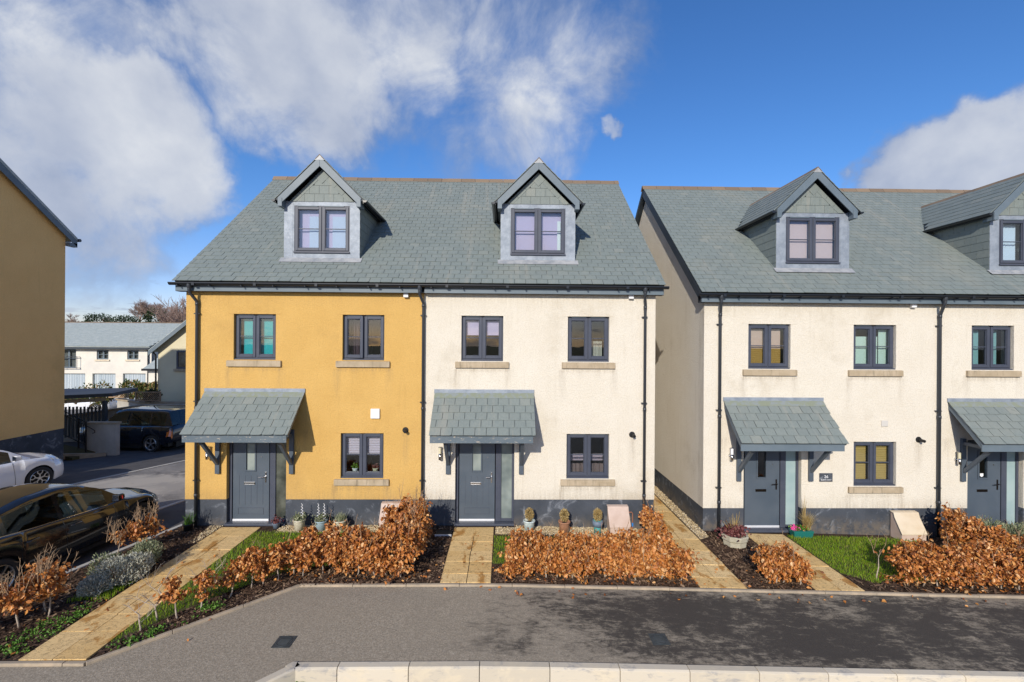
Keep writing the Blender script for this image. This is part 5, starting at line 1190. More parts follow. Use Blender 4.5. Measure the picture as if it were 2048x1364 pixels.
# lattice fence panels
def lattice(x0_, x1_, y, z0, z1, label, rot=0):
    f = thing('lattice_fence', label, 'fence', (x0_, y, z0), 'lattice fence panels'); fm = MB(); ring(fm, x0_, x1_, z0, z1, .06, y - .03, y + .03); fm.build('frame', 'twig', f)
    l_ = MB(); W_, H_ = x1_ - x0_, z1 - z0; t = -H_
    while t < W_:
        a_, b_ = max(0, t), min(W_, t + H_); l_.bar((x0_ + a_, y, z0 + a_ - t), (x0_ + b_, y, z0 + b_ - t), .012, .02); l_.bar((x0_ + a_, y + .015, z1 - a_ + t), (x0_ + b_, y + .015, z1 - b_ + t), .012, .02); t += .11
    lo = l_.build('lattice', 'twig', f); lo['kind'] = 'stuff'
lattice(-22.1, -21.0, 15.4, .9, 1.36, 'weathered lattice fence panel left of the gap below the photinia')
lattice(-20.55, -19.15, 15.3, .72, 1.26, 'weathered lattice fence panel right of the gap below the photinia')
# ================================================================== planting
def beech(name, label, plants, cat='hedge', group=None, leaf=.058, per=20, zoff=0, shrub_twigs=1.0, topbare=0):
    """plants: (x, y, base of leaf, top, radius, twigs) -> one thing: stems, twigs, leaves"""
    x0, y0 = plants[0][0], plants[0][1]; root = thing(name, label, cat, (x0, y0, zg(x0)), group)
    LP, LD, tw = [], [], MB()
    for (x, y, lb, tp, rad, nt) in plants:
        z0 = zg(x); q = rnd; H = tp - lb
        lean = Vector((q.uniform(-.1, .1), q.uniform(-.1, .1), 0)); st = [Vector((x, y, z0 - .03)) + lean * t + Vector((q.uniform(-.012, .012), q.uniform(-.012, .012), (tp * .85) * t)) for t in (0, .2, .4, .65, .85)]
        MB().tube(st, [.014, .012, .010, .006, .003], 6).build('stem', 'bark', root, True)
        for k in range(nt):
            t = q.random() ** .8; zz = lb * .7 + (tp * .80 - lb * .7) * t; i = min(3, int(zz / (tp * .85 + 1e-6) * 4.2)); b = st[0].lerp(st[-1], min(1, zz / (tp * .85))); b.z = z0 + zz
            a = q.uniform(0, 6.283); el = R(q.uniform(5, 70)); ln = rad * q.uniform(.55, 1.2) * (1.05 - .35 * t)
            d = Vector((math.cos(a) * math.cos(el), math.sin(a) * math.cos(el), math.sin(el))); e = b + d * ln; e.z = min(e.z, z0 + tp * q.uniform(.94, 1.06)); e.z = max(e.z, z0 + lb * .8)
            mid = b.lerp(e, .5) + Vector((q.uniform(-.02, .02), q.uniform(-.02, .02), .02)); tw.tube([b, mid, e], [.005, .0035, .0015], 4, False)
            for j in range(per):
                u_ = q.uniform(.18, 1.05); p = (b.lerp(mid, u_ * 2) if u_ < .5 else mid.lerp(e, u_ * 2 - 1)) + Vector((q.gauss(0, .03), q.gauss(0, .03), q.gauss(0, .03)))
                if p.z < z0 + .02: p.z = z0 + q.uniform(.02, .06)
                dv = Vector((d.x * .6 + q.gauss(0, .5), d.y * .6 + q.gauss(0, .5), -.55 + q.gauss(0, .5))); LP.append(p); LD.append(dv)
        for k in range(topbare):
            a = q.uniform(0, 6.283); b = Vector((x + q.uniform(-.5, .5) * rad, y + q.uniform(-.5, .5) * rad, z0 + tp * q.uniform(.55, .85))); e = b + Vector((math.cos(a) * .12, math.sin(a) * .12, q.uniform(.18, .5))); m1 = b.lerp(e, .5) + Vector((q.uniform(-.03, .03), q.uniform(-.03, .03), 0))
            tw.tube([b, m1, e], [.006, .004, .002], 4, False)
            for j in range(3): s_ = m1.lerp(e, q.uniform(0, .9)); tw.tube([s_, s_ + Vector((q.uniform(-.07, .07), q.uniform(-.07, .07), q.uniform(.02, .1)))], [.003, .0012], 4, False)
    if tw.v: to = tw.build('twigs', 'twig', root); to['kind'] = 'stuff'
    if LP:
        V, F = leaves(np.array(LP), np.array(LD), leaf, .56, jit=.5); lo = link('leaves', npmesh('leaves', V, F, 'beech_leaf'), root); lo['kind'] = 'stuff'
    return root
def row(p, q, n, lb, tp, rad, nt, jx=.05, tvar=.12):
    o = []
    for i in range(n):
        t = (i + .5) / n; o.append((p[0] + (q[0] - p[0]) * t + rnd.uniform(-jx, jx), p[1] + (q[1] - p[1]) * t + rnd.uniform(-jx, jx), lb, (tp if not hasattr(tp, '__len__') else tp[0] + (tp[1] - tp[0]) * t) * rnd.uniform(1 - tvar, 1 + tvar), rad * rnd.uniform(.85, 1.15), nt))
    return o
# white house: broad low hedge, with a return along the side path
beech('beech_hedge', 'broad low copper beech hedge in front of the cream house with clipped pots', row((.08, -2.25), (3.3, -2.3), 12, .04, .52, .30, 42) + row((.15, -1.95), (3.3, -1.95), 11, .10, .56, .30, 36) + row((.2, -1.65), (3.2, -1.65), 10, .15, .54, .28, 26) + row((3.2, -1.45), (3.22, -.75), 4, .12, (.56, .66), .24, 38), topbare=1)
beech('beech_bush', 'narrow upright copper beech plant by the meter box at the side path', [(3.22, -.48, .12, .74, .19, 40), (3.3, -.62, .12, .64, .2, 26)], 'bush', topbare=2)
# yellow house: hedge thinning to single plants on the left
beech('beech_hedge', 'copper beech hedge in front of the yellow house, thinning out to the left', [(-4.12, -2.55, .2, .62, .28, 36), (-3.91, -2.45, .2, .64, .30, 42), (-3.75, -2.2, .2, .66, .32, 44), (-3.55, -2.3, .18, .66, .32, 46), (-3.6, -1.95, .2, .70, .3, 34)] + row((-3.35, -2.2), (-1.75, -2.3), 7, .08, (.66, .70), .32, 46) + row((-3.3, -1.9), (-1.8, -1.9), 6, .15, (.72, .80), .32, 40), topbare=1)
beech('beech_hedge', 'tall copper beech hedge between the yellow and cream front gardens', row((-1.72, -1.95), (-1.68, -.75), 5, .14, (.74, 1.02), .27, 56) + [(-2.1, -.75, .1, .94, .27, 50), (-2.3, -1.0, .1, .86, .28, 44), (-1.9, -1.3, .12, .92, .27, 44)], topbare=6)
beech('beech_sapling', 'small copper beech sapling at the bend of the pavement edge', [(-4.24, -2.68, .22, .72, .26, 26)], 'sapling', 'beech saplings along the left path', topbare=2)
beech('beech_sapling', 'thin copper beech sapling next left of the bend in the pavement edge', [(-4.46, -2.95, .2, .56, .24, 20)], 'sapling', 'beech saplings along the left path', topbare=1)
beech('beech_sapling', 'copper leaved beech sapling with white stem beside the left path', [(-4.88, -3.53, .28, .60, .22, 18), (-4.7, -3.3, .28, .58, .22, 16)], 'sapling', 'beech saplings along the left path', topbare=0)
def bare(label, x, y, h, seed):
    q = random.Random(seed); root = thing('bare_sapling', label, 'sapling', (x, y, zg(x)), 'leafless saplings in the left bed'); m = MB()
    b = Vector((x, y, zg(x) - .03)); st = [b + Vector((q.uniform(-.02, .02) * i, q.uniform(-.02, .02) * i, h * .55 * i / 4)) for i in range(5)]
    MB().tube(st, [.014, .012, .010, .009, .007], 6).build('stem', 'bark', root, True)
    def br(p, d, l, r_, lv):
        e = p + d * l; mid = p + d * l * .5 + Vector((q.uniform(-.03, .03), q.uniform(-.03, .03), q.uniform(-.01, .03))) * l * 2; m.tube([p, mid, e], [r_, r_ * .75, r_ * .5], 5, False)
        if lv: 
            for k in range(3): nd = (d + Vector((q.uniform(-.9, .9), q.uniform(-.9, .9), q.uniform(-.1, .5)))).normalized(); br(mid.lerp(e, q.uniform(0, 1)), nd, l * q.uniform(.45, .8), r_ * .55, lv - 1)
    for k in range(4): a = q.uniform(0, 6.28); br(st[2 + k % 3], Vector((math.cos(a), math.sin(a), q.uniform(.4, 1.4))).normalized(), h * .32, .006, 2)
    o = m.build('branches', 'bark', root); o['kind'] = 'stuff'
bare('leafless sapling nearest the end of the left path', -5.2, -3.82, .6, 3)
bare('tall thin leafless sapling leaning over the left path', -5.14, -3.58, .95, 4)
bare('leafless sapling with spreading twigs on the lawn edge by the left path', -4.87, -2.9, .75, 8)
# bed beside the side road
beech('beech_bush', 'ragged copper beech bush at the left edge in front of the black saloon', [(-7.0, -3.75, .2, .66, .36, 32), (-7.25, -3.95, .15, .60, .34, 30), (-6.85, -3.45, .25, .74, .34, 34), (-7.05, -3.3, .3, .76, .32, 24), (-7.5, -4.0, .12, .5, .3, 26)], 'bush', topbare=16, per=17)
beech('beech_bush', 'sparse copper beech bush with bare shoots beside the saloon front wing', [(-7.25, -1.35, .3, .62, .26, 24), (-7.05, -1.15, .3, .66, .24, 20), (-7.4, -1.65, .3, .5, .22, 12)], 'bush', topbare=16, per=14)
def clump(name, label, cat, blobs, mt, leaf, wid, n, group=None, fold=.2, dirup=.5, stem=True):
    x0, y0, z0 = blobs[0][:3]; root = thing(name, label, cat, (x0, y0, z0 - blobs[0][4]), group); P, D = [], []
    for (x, y, z, r_, rz) in blobs:
        u_ = nr.normal(size=(n, 3)); u_ /= np.linalg.norm(u_, axis=1, keepdims=True); rr = nr.uniform(.35, 1.0, n) ** .5
        k = np.array([mnoise.noise(Vector((float(a[0]) * 1.8 + x * 3, float(a[1]) * 1.8 + y * 3, float(a[2]) * 1.8))) for a in u_]); rr = rr * (1 + .45 * k)
        P.append(np.array((x, y, z)) + u_ * rr[:, None] * np.array((r_, r_, rz))); D.append(u_ * 1.0 + nr.normal(0, .5, (n, 3)) + np.array((0, 0, dirup)))
    V, F = leaves(np.concatenate(P), np.concatenate(D), leaf, wid, fold); lo = link('foliage', npmesh('foliage', V, F, mt), root); lo['kind'] = 'stuff'
    if stem:
        tw = MB()
        for (x, y, z, r_, rz) in blobs:
            for k in range(7): a = rnd.uniform(0, 6.28); tw.tube([(x, y, z - rz * 1.05), (x + math.cos(a) * r_ * .3, y + math.sin(a) * r_ * .3, z - rz * .2), (x + math.cos(a) * r_ * .8, y + math.sin(a) * r_ * .8, z + rz * .55)], [r_ * .04, r_ * .025, r_ * .01], 4, False)
        to = tw.build('stems', 'twig', root); to['kind'] = 'stuff'
    return root
clump('lavender', 'silvery lavender clump in the left bed beside the path', 'shrub', [(-6.62, -2.55, .14, .30, .26), (-6.48, -2.3, .13, .26, .24), (-6.72, -2.85, .06, .2, .17)], 'lavender', .045, .28, 2600, dirup=.9)
clump('lavender', 'taller greyish lavender clump nearer the saloon in the left bed', 'shrub', [(-6.95, -2.35, .12, .26, .24), (-6.6, -1.95, .14, .28, .26), (-6.72, -1.7, .1, .2, .2)], 'sage', .045, .26, 1500, dirup=.9)
clump('rosemary', 'grey green rosemary shrub below the door at the right edge', 'shrub', [(10.6, -.75, .08, .32, .26), (11.1, -.85, .05, .34, .24), (11.7, -.8, .08, .36, .28)], 'sage', .06, .22, 1500, dirup=1.0)
# house 26 and beyond
beech('beech_bush', 'rounded copper beech bush between the side path and the path to number 26', row((4.75, -2.28), (5.4, -2.32), 4, .05, .50, .26, 44) + row((4.8, -2.0), (5.35, -2.0), 3, .12, .52, .26, 40), 'bush', topbare=2)
beech('beech_hedge', 'copper beech hedge at the right end of the pavement', row((7.25, -2.3), (10.7, -2.32), 12, .05, .58, .34, 46) + row((7.4, -1.95), (10.6, -1.95), 10, .12, .62, .33, 38), topbare=1)
beech('beech_hedge', 'copper beech hedge running back to the wall right of the sand coloured meter box', row((9.95, -1.6), (9.85, -.55), 5, .12, (.72, .92), .28, 44) + [(9.6, -.95, .12, .72, .3, 34), (10.35, -1.3, .15, .72, .3, 34), (10.7, -1.4, .1, .55, .3, 26)], topbare=2)
beech('bare_sapling', 'white stemmed sapling standing on the lawn edge of number 26', [(6.95, -2.1, .5, .8, .12, 2)], 'sapling', per=1, topbare=3)
# weeds and loose grass
wp = [(x, y, zg(x)) for x, y in scatter([(-6.9, -4.4), (-6.34, -4.35), (-6.34, -3.1), (-6.5, -3.0), (-7.0, -4.2)], 70)] + [(x, y, zg(x)) for x, y in scatter([(-5.3, -4.3), (-4.9, -3.95), (-4.6, -3.5), (-5.0, -3.7), (-5.3, -4.1)], 26)] + [(x, y, zg(x)) for x, y in scatter([(-4.7, -3.4), (-4.4, -3.3), (-4.5, -3.0), (-4.8, -3.2)], 20)] + [(x, y, -.30) for x, y in scatter([(-2.75, -4.62), (-2.5, -4.62), (-2.62, -4.8)], 40)]
wp = np.array(wp); wp = np.repeat(wp, 8, 0) + nr.normal(0, .035, (len(wp) * 8, 3)) * np.array((1, 1, .2)) + np.array((0, 0, .03))
V, F = leaves(wp, nr.normal(0, .6, (len(wp), 3)) + np.array((0, 0, .5)), .034, .5, .25)
tag(link('weeds', npmesh('weeds', V, F, 'weed')), 'green weeds at the edges of the left bed and kerb', 'weeds', kind='stuff')
gp = [(x, y, zg(x)) for x, y in scatter([(-6.95, -3.1), (-6.34, -3.0), (-6.34, -2.5), (-6.6, -2.6)], 500)]
V, F = blades(np.array(gp), .07, .007, .8); tag(link('bed_grass', npmesh('bed_grass', V, F, 'grass')), 'tuft of grass in the left bed below the lavender', 'grass', kind='stuff')
fl = []
for (xa, xb, ya, yb, n) in ((-.1, 3.5, -2.5, -2.2, 90), (-4.4, -1.3, -2.5, -2.1, 80), (4.5, 5.6, -2.5, -1.8, 40), (7, 11, -2.5, -2.2, 70), (3.3, 4.4, -2.5, -1.2, 26), (-1.3, -.1, -2.5, -.6, 16), (-5.4, -4.4, -4.0, -2.8, 30), (-1.0, 11, -2.9, -2.6, 46), (-7.4, -6.3, -4.3, -1.2, 50), (-6.3, -5.4, -4.2, -1, 14), (5.5, 6.4, -2.4, -.4, 12)):
    for _ in range(n): x = rnd.uniform(xa, xb); fl.append((x, rnd.uniform(ya, yb), zg(x) + .018 - (.03 if yb <= -2.6 else 0)))
V, F = leaves(np.array(fl), nr.normal(0, 1, (len(fl), 3)) * np.array((1, 1, .15)), .055, .56, .3)
tag(link('fallen_leaves', npmesh('fallen_leaves', V, F, 'beech_leaf')), 'copper beech leaves fallen on beds, paths and pavement edge', 'fallen leaves', kind='stuff')
# ------------------------------------------------------------------ pots
def pot_mesh(x, y, z, r0, r1, h, rim=.02):
    return MB().lathe([(0, 0), (r0, 0), (r0 + (r1 - r0) * .8, h * .8), (r1, h * .86), (r1 + rim * .5, h * .88), (r1 + rim * .5, h), (r1 - .012, h), (r1 - .02, h * .88), (0, h * .86)], (x, y, z), 24)
mat('cream_pot', rough=.8, fn=vary((.66, .60, .47), (.40, .36, .27), 9, 6)); mat('blue_pot', rough=.6, fn=vary((.26, .36, .42), (.34, .42, .46), 8, 5)); mat('terracotta', rough=.8, fn=vary((.40, .19, .10), (.30, .15, .09), 8, 5))
mat('turquoise_pot', rough=.4, fn=vary((.10, .44, .44), (.16, .52, .50), 6, 4)); mat('slate_pot', rough=.6, fn=vary((.16, .20, .26), (.10, .14, .20), 6, 4)); mat('glazed_pot', rough=.35, fn=vary((.66, .70, .68), (.34, .44, .44), 10, 6))
mat('stone_trough', rough=.9, fn=vary((.50, .46, .36), (.38, .35, .26), 6, 6, .5, .008, 40)); mat('green_plastic', base=(.012, .14, .12), rough=.45); mat('compost', base=(.03, .02, .014), rough=.95)
def potted(label, x, y, r0, r1, h, m, plant, group, top=None):
    z = zg(x); t = thing('plant_pot', label, 'plant pot', (x, y, z), group); pot_mesh(x, y, z, r0, r1, h).build('pot', m, t, True)
    MB().lathe([(0, h * .87), (r1 - .02, h * .87)], (x, y, z), 18).build('soil', 'compost', t)
    if top: MB().lathe([(r0 + (r1 - r0) * .62, h * .6), (r1 + .014, h * .6), (r1 + .016, h + .004), (r1 - .01, h + .004)], (x, y, z), 24).build('pot_rim', top, t, True)
    n, c, P, D = plant[1], plant[0], [], []
    if c == 'ball':
        u_ = nr.normal(size=(n, 3)); u_ /= np.linalg.norm(u_, axis=1, keepdims=True); P = np.array((x, y, z + h + .13)) + u_ * (nr.uniform(.2, 1, n) ** .5)[:, None] * np.array((.105, .105, .15)); D = u_ + nr.normal(0, .5, (n, 3))
        V, F = leaves(P, D, .035, .3)
    else:
        P = np.array((x, y, z + h * .9)) + nr.normal(0, 1, (n, 3)) * np.array((r1 * .4, r1 * .4, .01)); V, F = blades(P, plant[3], .008, .7) if c == 'blades' else leaves(P + np.array((0, 0, .07)) + nr.normal(0, .035, (n, 3)), nr.normal(0, .6, (n, 3)) + np.array((0, 0, .6)), .05, .4)
    lo = link('plant', npmesh('plant', V, F, plant[2]), t); lo['kind'] = 'stuff'
    return t
G_ = 'pots along the yellow house wall'
t1 = potted('cream pot with pale heather nearest the yellow front door', -4.52, -.27, .095, .125, .24, 'cream_pot', ('leaf', 260, 'sage'), G_)
t2 = potted('blue grey pot with two white spirals, middle of the yellow house pots', -4.04, -.27, .10, .125, .22, 'blue_pot', ('leaf', 220, 'sage'), G_)
t3 = potted('cream ribbed pot of spiky heather, right of the blue grey pot', -3.62, -.25, .10, .135, .22, 'cream_pot', ('blades', 160, 'sage', .16), G_)
for t, xs_ in ((t1, (-4.46,)), (t2, (-4.10, -3.97))):
    for x in xs_:
        pts = [(x + .035 * math.cos(a) * (1 - a / 45), -.28 + .035 * math.sin(a) * (1 - a / 45), zg(x) + .22 + a * .0105) for a in np.linspace(0, 36, 90)]; MB().tube(pts, .006, 5).build('spiral', 'white_plastic', t)
G_ = 'clipped straw topped pots by the cream house'
potted('white glazed pot with a dry clipped plant, nearest the cream house door', .59, -.28, .10, .125, .24, 'glazed_pot', ('ball', 900, 'straw'), G_)
potted('terracotta pot with a dry clipped plant, middle of the three by the cream house', 1.37, -.33, .10, .125, .26, 'terracotta', ('ball', 900, 'straw'), G_)
potted('turquoise pot with slate blue rim and a dry clipped plant by the meter box', 2.11, -.36, .075, .10, .30, 'turquoise_pot', ('ball', 900, 'straw'), G_, 'slate_pot')
potted('small dark pot with a dried pink flower head by the yellow door', -5.08, -.16, .06, .08, .12, 'slate_pot', ('leaf', 140, 'heuchera'), 'pots along the yellow house wall')
potted('black pot of green leaves at the foot of the left downpipe', -6.95, -.28, .08, .10, .15, 'black', ('blades', 90, 'weed', .22), 'pots along the yellow house wall')
# octagonal stone trough at 26
x, y = 5.0, -.72; z = zg(x); t = thing('stone_trough', 'octagonal stone planter with purple heuchera outside number 26', 'planter', (x, y, z)); m = MB()
m.lathe([(0, 0), (.235, 0), (.25, .12), (.27, .13), (.29, .24), (.24, .24), (.22, .17), (0, .17)], (x, y, z), 8); m.build('trough', 'stone_trough', t, bevel=.01)
n = 420; P = np.array((x - .02, y, z + .27)) + nr.normal(0, 1, (n, 3)) * np.array((.12, .09, .06)); V, F = leaves(P, nr.normal(0, .6, (n, 3)) + np.array((0, 0, .4)), .06, .8); link('plant', npmesh('plant', V, F, 'heuchera'), t)['kind'] = 'stuff'
s = MB(); [s.tube([(x + .0 + rnd.uniform(-.05, .07), y, z + .2), (x + .02 + rnd.uniform(-.08, .1), y, z + .2 + rnd.uniform(.3, .52))], .003, 4) for _ in range(16)]; [s.tube([(x - .04, y, z + .2), (x - .1 - rnd.uniform(0, .3), y - .02, z + .3 + rnd.uniform(.08, .34))], .004, 4) for _ in range(6)]; o = s.build('dry_stems', 'straw', t); o['kind'] = 'stuff'
# green window box on the doorstep of 26
x0_, x1_, y, z = 6.56, 7.02, -.22, zg(6.8); t = thing('planter_box', 'dark green plastic planter with pink flowers by the door of number 26', 'planter', (6.8, y, z))
m = MB(); m.add([(x0_ + .03, y - .09, z), (x1_ - .03, y - .09, z), (x1_ - .03, y + .09, z), (x0_ + .03, y + .09, z), (x0_, y - .11, z + .16), (x1_, y - .11, z + .16), (x1_, y + .11, z + .16), (x0_, y + .11, z + .16)], [(0, 3, 2, 1), (0, 1, 5, 4), (1, 2, 6, 5), (2, 3, 7, 6), (3, 0, 4, 7), (4, 5, 6, 7)]); m.build('box', 'green_plastic', t, bevel=.01)
for c, cx, mt, n, sz in (('flowers', 6.65, 'pink_petal', 150, .05), ('leaf_bed', 6.75, 'weed', 160, .05), ('flowers', 6.86, 'orange_petal', 70, .04)):
    P = np.array((cx, y, z + .20)) + nr.normal(0, 1, (n, 3)) * np.array((.035 if c == 'flowers' else .07, .03, .022)); V, F = leaves(P, nr.normal(0, 1, (n, 3)), sz, .8); link(c, npmesh(c, V, F, mt), t)['kind'] = 'stuff'
n = 420; V, F = blades(np.array((6.93, y, z + .14)) + nr.normal(0, .02, (n, 3)), .34, .006, .75); link('ornamental_grass', npmesh('ornamental_grass', V, F, 'straw'), t)['kind'] = 'stuff'
n = 60; V, F = blades(np.array((6.88, y + .04, z + .14)) + nr.normal(0, .01, (n, 3)), .68, .008, .12); link('plume', npmesh('plume', V, F, 'straw'), t)['kind'] = 'stuff'
# ------------------------------------------------------------------ meter boxes
def meter(label, x0_, x1_, zb, h, m, lid, pipe=True):
    t = thing('meter_box', label, 'meter box', ((x0_ + x1_) / 2, -.2, zb), 'gas meter boxes'); q = MB(); w_ = .34
    q.prism([(x0_, -.012, zb), (x0_, -w_, zb), (x0_, -w_, zb + h * .30), (x0_, -.14, zb + h * .80), (x0_, -.10, zb + h * .98), (x0_, -.012, zb + h * .98)], (x1_ - x0_, 0, 0)); q.build('box', m, t, bevel=.015)
    q = MB(); q.prism([(x0_ - .015, -w_ - .012, zb + h * .28), (x0_ - .015, -w_ - .012, zb + h * .325), (x0_ - .015, -.155, zb + h * .84), (x0_ - .015, -.125, zb + h * 1.0), (x0_ - .015, -.012, zb + h * 1.02), (x0_ - .015, -.012, zb + h * .985), (x0_ - .015, -.11, zb + h * .975), (x0_ - .015, -.14, zb + h * .81)], (x1_ - x0_ + .03, 0, 0)); q.build('lid', lid, t, bevel=.012)
    if pipe: MB().tube([(x1_, -.05, zb + h * .72), (x1_ + .11, -.05, zb + h * .72), (x1_ + .13, -.05, zb + h * .66), (x1_ + .13, -.05, zb + .02)], .012, 7).build('pipe', 'copper', t); MB().tube([(x1_ + .13, -.05, zb + .08), (x1_ + .13, -.05, zb + .16)], .02, 8).build('pipe_sleeve', 'blue_plastic', t)
meter('pinkish plastic meter box against the cream house plinth', 2.40, 2.85, zg(2.6) - .02, .56, 'meter_plastic', 'meter_plastic')
meter('sand coloured meter box on the lawn edge right of number 26', 9.02, 9.58, zg(9.3) - .02, .60, 'meter_plastic', 'meter_sand')
meter('pinkish meter box half hidden by the tall hedge at the yellow house', -2.74, -2.30, zg(-2) - .02, .56, 'meter_plastic', 'meter_plastic', False)
# ------------------------------------------------------------------ wall lamps, number plate, lids
def lamp(label, x, z, m, base='chrome'):
    t = thing('wall_lamp', label, 'lamp', (x, 0, z), 'wall lamps beside the front doors'); MB().lathe([(0, -.03), (.04, -.03), (.045, 0)], (x, -.0, z - .06), 14, 'y').build('wall_plate', base, t)
    MB().tube([(x, -.02, z - .06), (x, -.07, z - .06), (x, -.08, z - .05)], .012, 8).build('arm', base, t)
    MB().lathe([(0, -.16), (.034, -.16), (.034, -.02), (0, -.02)], (x, -.09, z), 16).build('body', base, t, True); MB().lathe([(0, -.02), (.032, -.02), (.032, .12), (0, .12)], (x, -.09, z), 16).build('lamp_shade', m, t); MB().lathe([(0, .12), (.038, .12), (.038, .135), (0, .14)], (x, -.09, z), 16).build('cap', base, t)
lamp('steel and white cylinder lamp beside the door of number 26', 5.255, 1.60, 'white_plastic'); lamp('cream shaded cylinder lamp by the door at the right edge', 10.575, 1.52, 'cream_plastic'); lamp('cream shaded lamp left of the cream house door', -1.44, 1.60, 'cream_plastic'); lamp('steel lamp in the shade left of the yellow house door', -6.67, 1.60, 'white_plastic')
sg = thing('number_plaque', 'dark slate house number plaque reading 26', 'sign', (7.5, 0, .93)); MB().box(7.346, 7.654, -.022, -.004, .933, 1.13).build('plate', 'plinth_paint', sg, bevel=.006)
def text(par, s, x, z, size, m, y=-.024):
    c = bpy.data.curves.new('txt', 'FONT'); c.body = s; c.size = size; c.align_x = 'CENTER'; c.extrude = .001
    o = bpy.data.objects.new('txt', c); col.objects.link(o); dg = bpy.context.evaluated_depsgraph_get(); me = bpy.data.meshes.new_from_object(o.evaluated_get(dg)); bpy.data.objects.remove(o)
    me.materials.clear(); me.materials.append(MAT[m]); t = link('lettering', me, par); t.rotation_euler = (R(90), 0, 0); t.location = (x, y, z)
text(sg, '26', 7.5, 1.02, .095, 'white_plastic'); text(sg, 'BURTS WAY', 7.5, .963, .044, 'white_plastic')
mat('iron', rough=.6, metal=.3, fn=vary((.045, .055, .06), (.07, .08, .085), 9, 5))
def manhole(label, x, y, s, sk, group='manhole covers'):
    z = zg(x) - .03; t = thing('manhole_cover', label, 'manhole cover', (x, y, z), group); c = [(-s, -s), (s, -s), (s, s), (-s, s)]
    MB().prism([(x + a, y + b, z + .003) for a, b in c], (0, 0, .006)).build('frame', 'iron', t); MB().lathe([(0, .011), (s * .78, .011), (s * .78, .015), (s * .84, .015), (s * .84, .008)], (x, y, z), 28).build('lid', 'iron', t)
    q = MB(); [q.box(x - s * .55, x + s * .55, y + k * s * .2 - .006, y + k * s * .2 + .006, z + .0105, z + .016) for k in (-2, -1, 0, 1, 2)]; o = q.build('tread_ribs', 'iron', t); o['kind'] = 'stuff'
manhole('square iron manhole cover on clean tarmac left of centre', -3.05, -4.03, .125, 0); manhole('square iron manhole cover on stained tarmac right of centre', 2.27, -3.92, .125, 0)
t = thing('boot_scraper', 'flat black lid on the ground left of the cream house path', 'drain cover', (-1.28, -.5, -.08)); MB().box(-1.46, -1.12, -.6, -.38, -.08, -.035).build('lid', 'black', t, bevel=.006); MB().box(-1.47, -1.11, -.615, -.6, -.085, -.04).build('edge_strip', 'alu', t)
# things on the inner sill of the yellow house kitchen window
for x, m_, n, lf in ((-3.45, 'white_plastic', 60, 'weed'), (-2.98, 'cream_plastic', 60, 'heuchera')):
    t = thing('sill_pot', 'small plant pot inside the yellow ground floor window, ' + ('left light' if x < -3.2 else 'right light'), 'plant pot', (x, .25, 1.04)); pot_mesh(x, .22, 1.04, .05, .065, .13, .01).build('pot', m_, t, True)
    P = np.array((x, .22, 1.2)) + nr.normal(0, .03, (n, 3)); V, F = leaves(P, nr.normal(0, 1, (n, 3)), .06, .5); link('plant', npmesh('plant', V, F, lf), t)['kind'] = 'stuff'
MB().box(-3.7, -2.75, .17, .32, .985, 1.035).build('inner_sill', 'white_plastic', yh)
# ------------------------------------------------------------------ far vegetation
GP = 'photinia bushes beyond the terrace wall'
clump('photinia_bush', 'large bronze and green photinia bush right of the lattice gap', 'bush', [(-20.9, 18.6, 1.1, 1.0, .85), (-20.2, 18.9, .9, .7, .7), (-21.6, 19, .9, .7, .7)], 'photinia', .17, .5, 900, GP)
clump('photinia_bush', 'bronze photinia bush in front of the middle garage door', 'bush', [(-24.2, 19.6, .9, .8, .6), (-23.3, 19.8, .8, .7, .55)], 'photinia', .17, .5, 800, GP)
clump('photinia_bush', 'thin dark photinia bush in front of the left garage door', 'bush', [(-26.3, 19.5, .7, .9, .7), (-27.6, 19.4, .5, .8, .5), (-25.6, 19.2, .45, .6, .4)], 'photinia', .16, .45, 420, GP)
clump('evergreen_bush', 'small dark evergreen bush behind the right lattice panel', 'bush', [(-20.0, 15.75, .95, .4, .42)], 'evergreen', .12, .5, 600)
q = dict(hatch); SM_ = car('far_car', 'small white car half hidden by bushes in front of the far garages', (-30.0, 22.5, -.95), R(80), q)
struct(MB().prism([(-160, 60, -1.1), (-30, 60, -1.1), (-30, 92, 6.6), (-160, 92, 6.6)], (0, 60, 0)).build('hill', 'earth'))
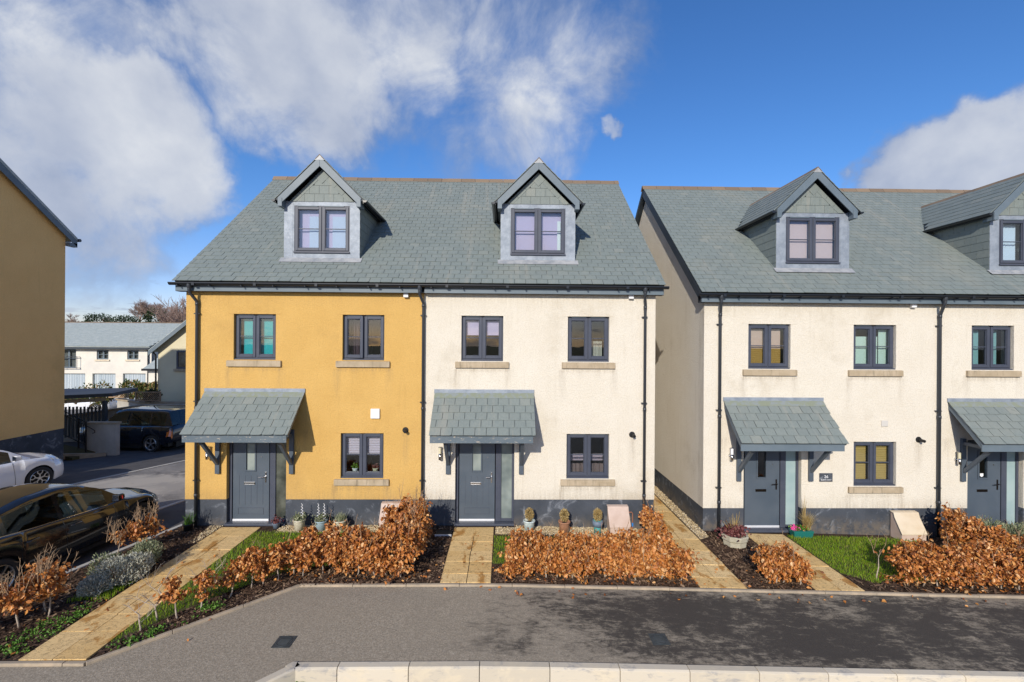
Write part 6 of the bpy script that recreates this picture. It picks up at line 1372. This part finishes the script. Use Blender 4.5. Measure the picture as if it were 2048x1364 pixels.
def tree(label, x, y, z, h, w_, mt, kind, n, seed):
    q = random.Random(seed); t = thing('far_tree', label, 'tree', (x, y, z), 'trees on the hill behind the far terrace'); m = MB()
    MB().tube([(x, y, z), (x + .1, y, z + h * .35), (x, y, z + h * .6)], [h * .03, h * .022, h * .012], 7).build('trunk', 'far_twig', t)
    if kind == 'bare':
        def br(p, d, l, r_, lv):
            e = p + d * l; m.tube([p, p.lerp(e, .5) + Vector((q.uniform(-1, 1), 0, q.uniform(-.5, 1))) * l * .06, e], [r_, r_ * .8, r_ * .55], 4, False)
            if lv:
                for k in range(4): br(p.lerp(e, q.uniform(.35, 1)), (d + Vector((q.uniform(-.8, .8), q.uniform(-.8, .8), q.uniform(-.1, .45)))).normalized(), l * q.uniform(.5, .78), r_ * .6, lv - 1)
        for k in range(n): a = q.uniform(0, 6.28); s_ = q.uniform(.2, .9); br(Vector((x, y, z + h * q.uniform(.2, .5))), Vector((math.cos(a) * s_ * w_, math.sin(a) * s_ * w_, 1)).normalized(), h * .26, h * .010, 4)
        o = m.build('crown', 'far_twig', t); o['kind'] = 'stuff'
    else:
        u_ = nr.normal(size=(n, 3)); u_ /= np.linalg.norm(u_, axis=1, keepdims=True); k = np.array([mnoise.noise(Vector(tuple(map(float, a * 2 + x)))) for a in u_])
        P = np.array((x, y, z + h * .6)) + u_ * ((nr.uniform(.3, 1, n) ** .5) * (1 + .5 * k))[:, None] * np.array((w_ * h * .5, w_ * h * .5, h * .42)); V, F = leaves(P, u_ + nr.normal(0, .6, (n, 3)), h * .05, .6); o = link('crown', npmesh('crown', V, F, mt), t); o['kind'] = 'stuff'
TD = [(-92, 88, 4.5, 4.6, 1.0, 'bare', 6), (-88.5, 92, 5, 3.6, .9, 'bare', 6), (-85, 86, 4, 4.6, 1.1, 'leaf', 2200), (-82.5, 94, 5.6, 6.4, 1.2, 'bare', 12), (-79, 92, 5.6, 6.6, 1.2, 'bare', 13), (-77.5, 84, 3.5, 4.6, 1.2, 'leaf', 2600), (-75, 90, 5.2, 6.4, 1.1, 'bare', 13), (-73, 86, 4.0, 5.8, .8, 'leaf', 1600), (-70.5, 88, 5.0, 5.6, 1.2, 'bare', 12), (-81.5, 84, 3.0, 3.6, 1.3, 'leaf', 1600)]
TL = ['pale bare tree at the left end of the far tree line', 'low bare tree second from the left in the far tree line', 'round olive evergreen left of centre in the far tree line', 'reddish bare tree left of the tallest one on the hill', 'tallest reddish bare tree in the middle of the far tree line', 'dark green evergreen right of centre in the far tree line', 'brown bare tree right of the dark evergreen on the hill', 'dark pointed evergreen towards the right of the tree line', 'brown bare tree just left of the tall near tree', 'low evergreen in front of the tallest bare tree on the hill']
for i, ((x, y, z, h, w_, kd, n), lb_) in enumerate(zip(TD, TL)): tree(lb_, x, y, z + 1.1, h, w_, 'evergreen', kd, n, 40 + i)
tree('tall leafless tree rising behind the gable house roof', -36.6, 42, -.8, 10.4, .34, '', 'bare', 9, 77)
tree('second leafless tree close to the yellow house corner', -37.9, 42.5, -.8, 9.2, .3, '', 'bare', 9, 78)
clump('ivy_tree', 'ivy covered stump of a tree beside the tall leafless trees', 'tree', [(-35.6, 41, 4.6, .8, 2.0)], 'sage', .3, .5, 900)
clump('conifer', 'dark conifer just showing past the ochre house corner', 'tree', [(-62.3, 52, 6.0, .9, 2.4), (-62.3, 52, 3.0, 1.3, 2.6)], 'evergreen', .3, .4, 900)
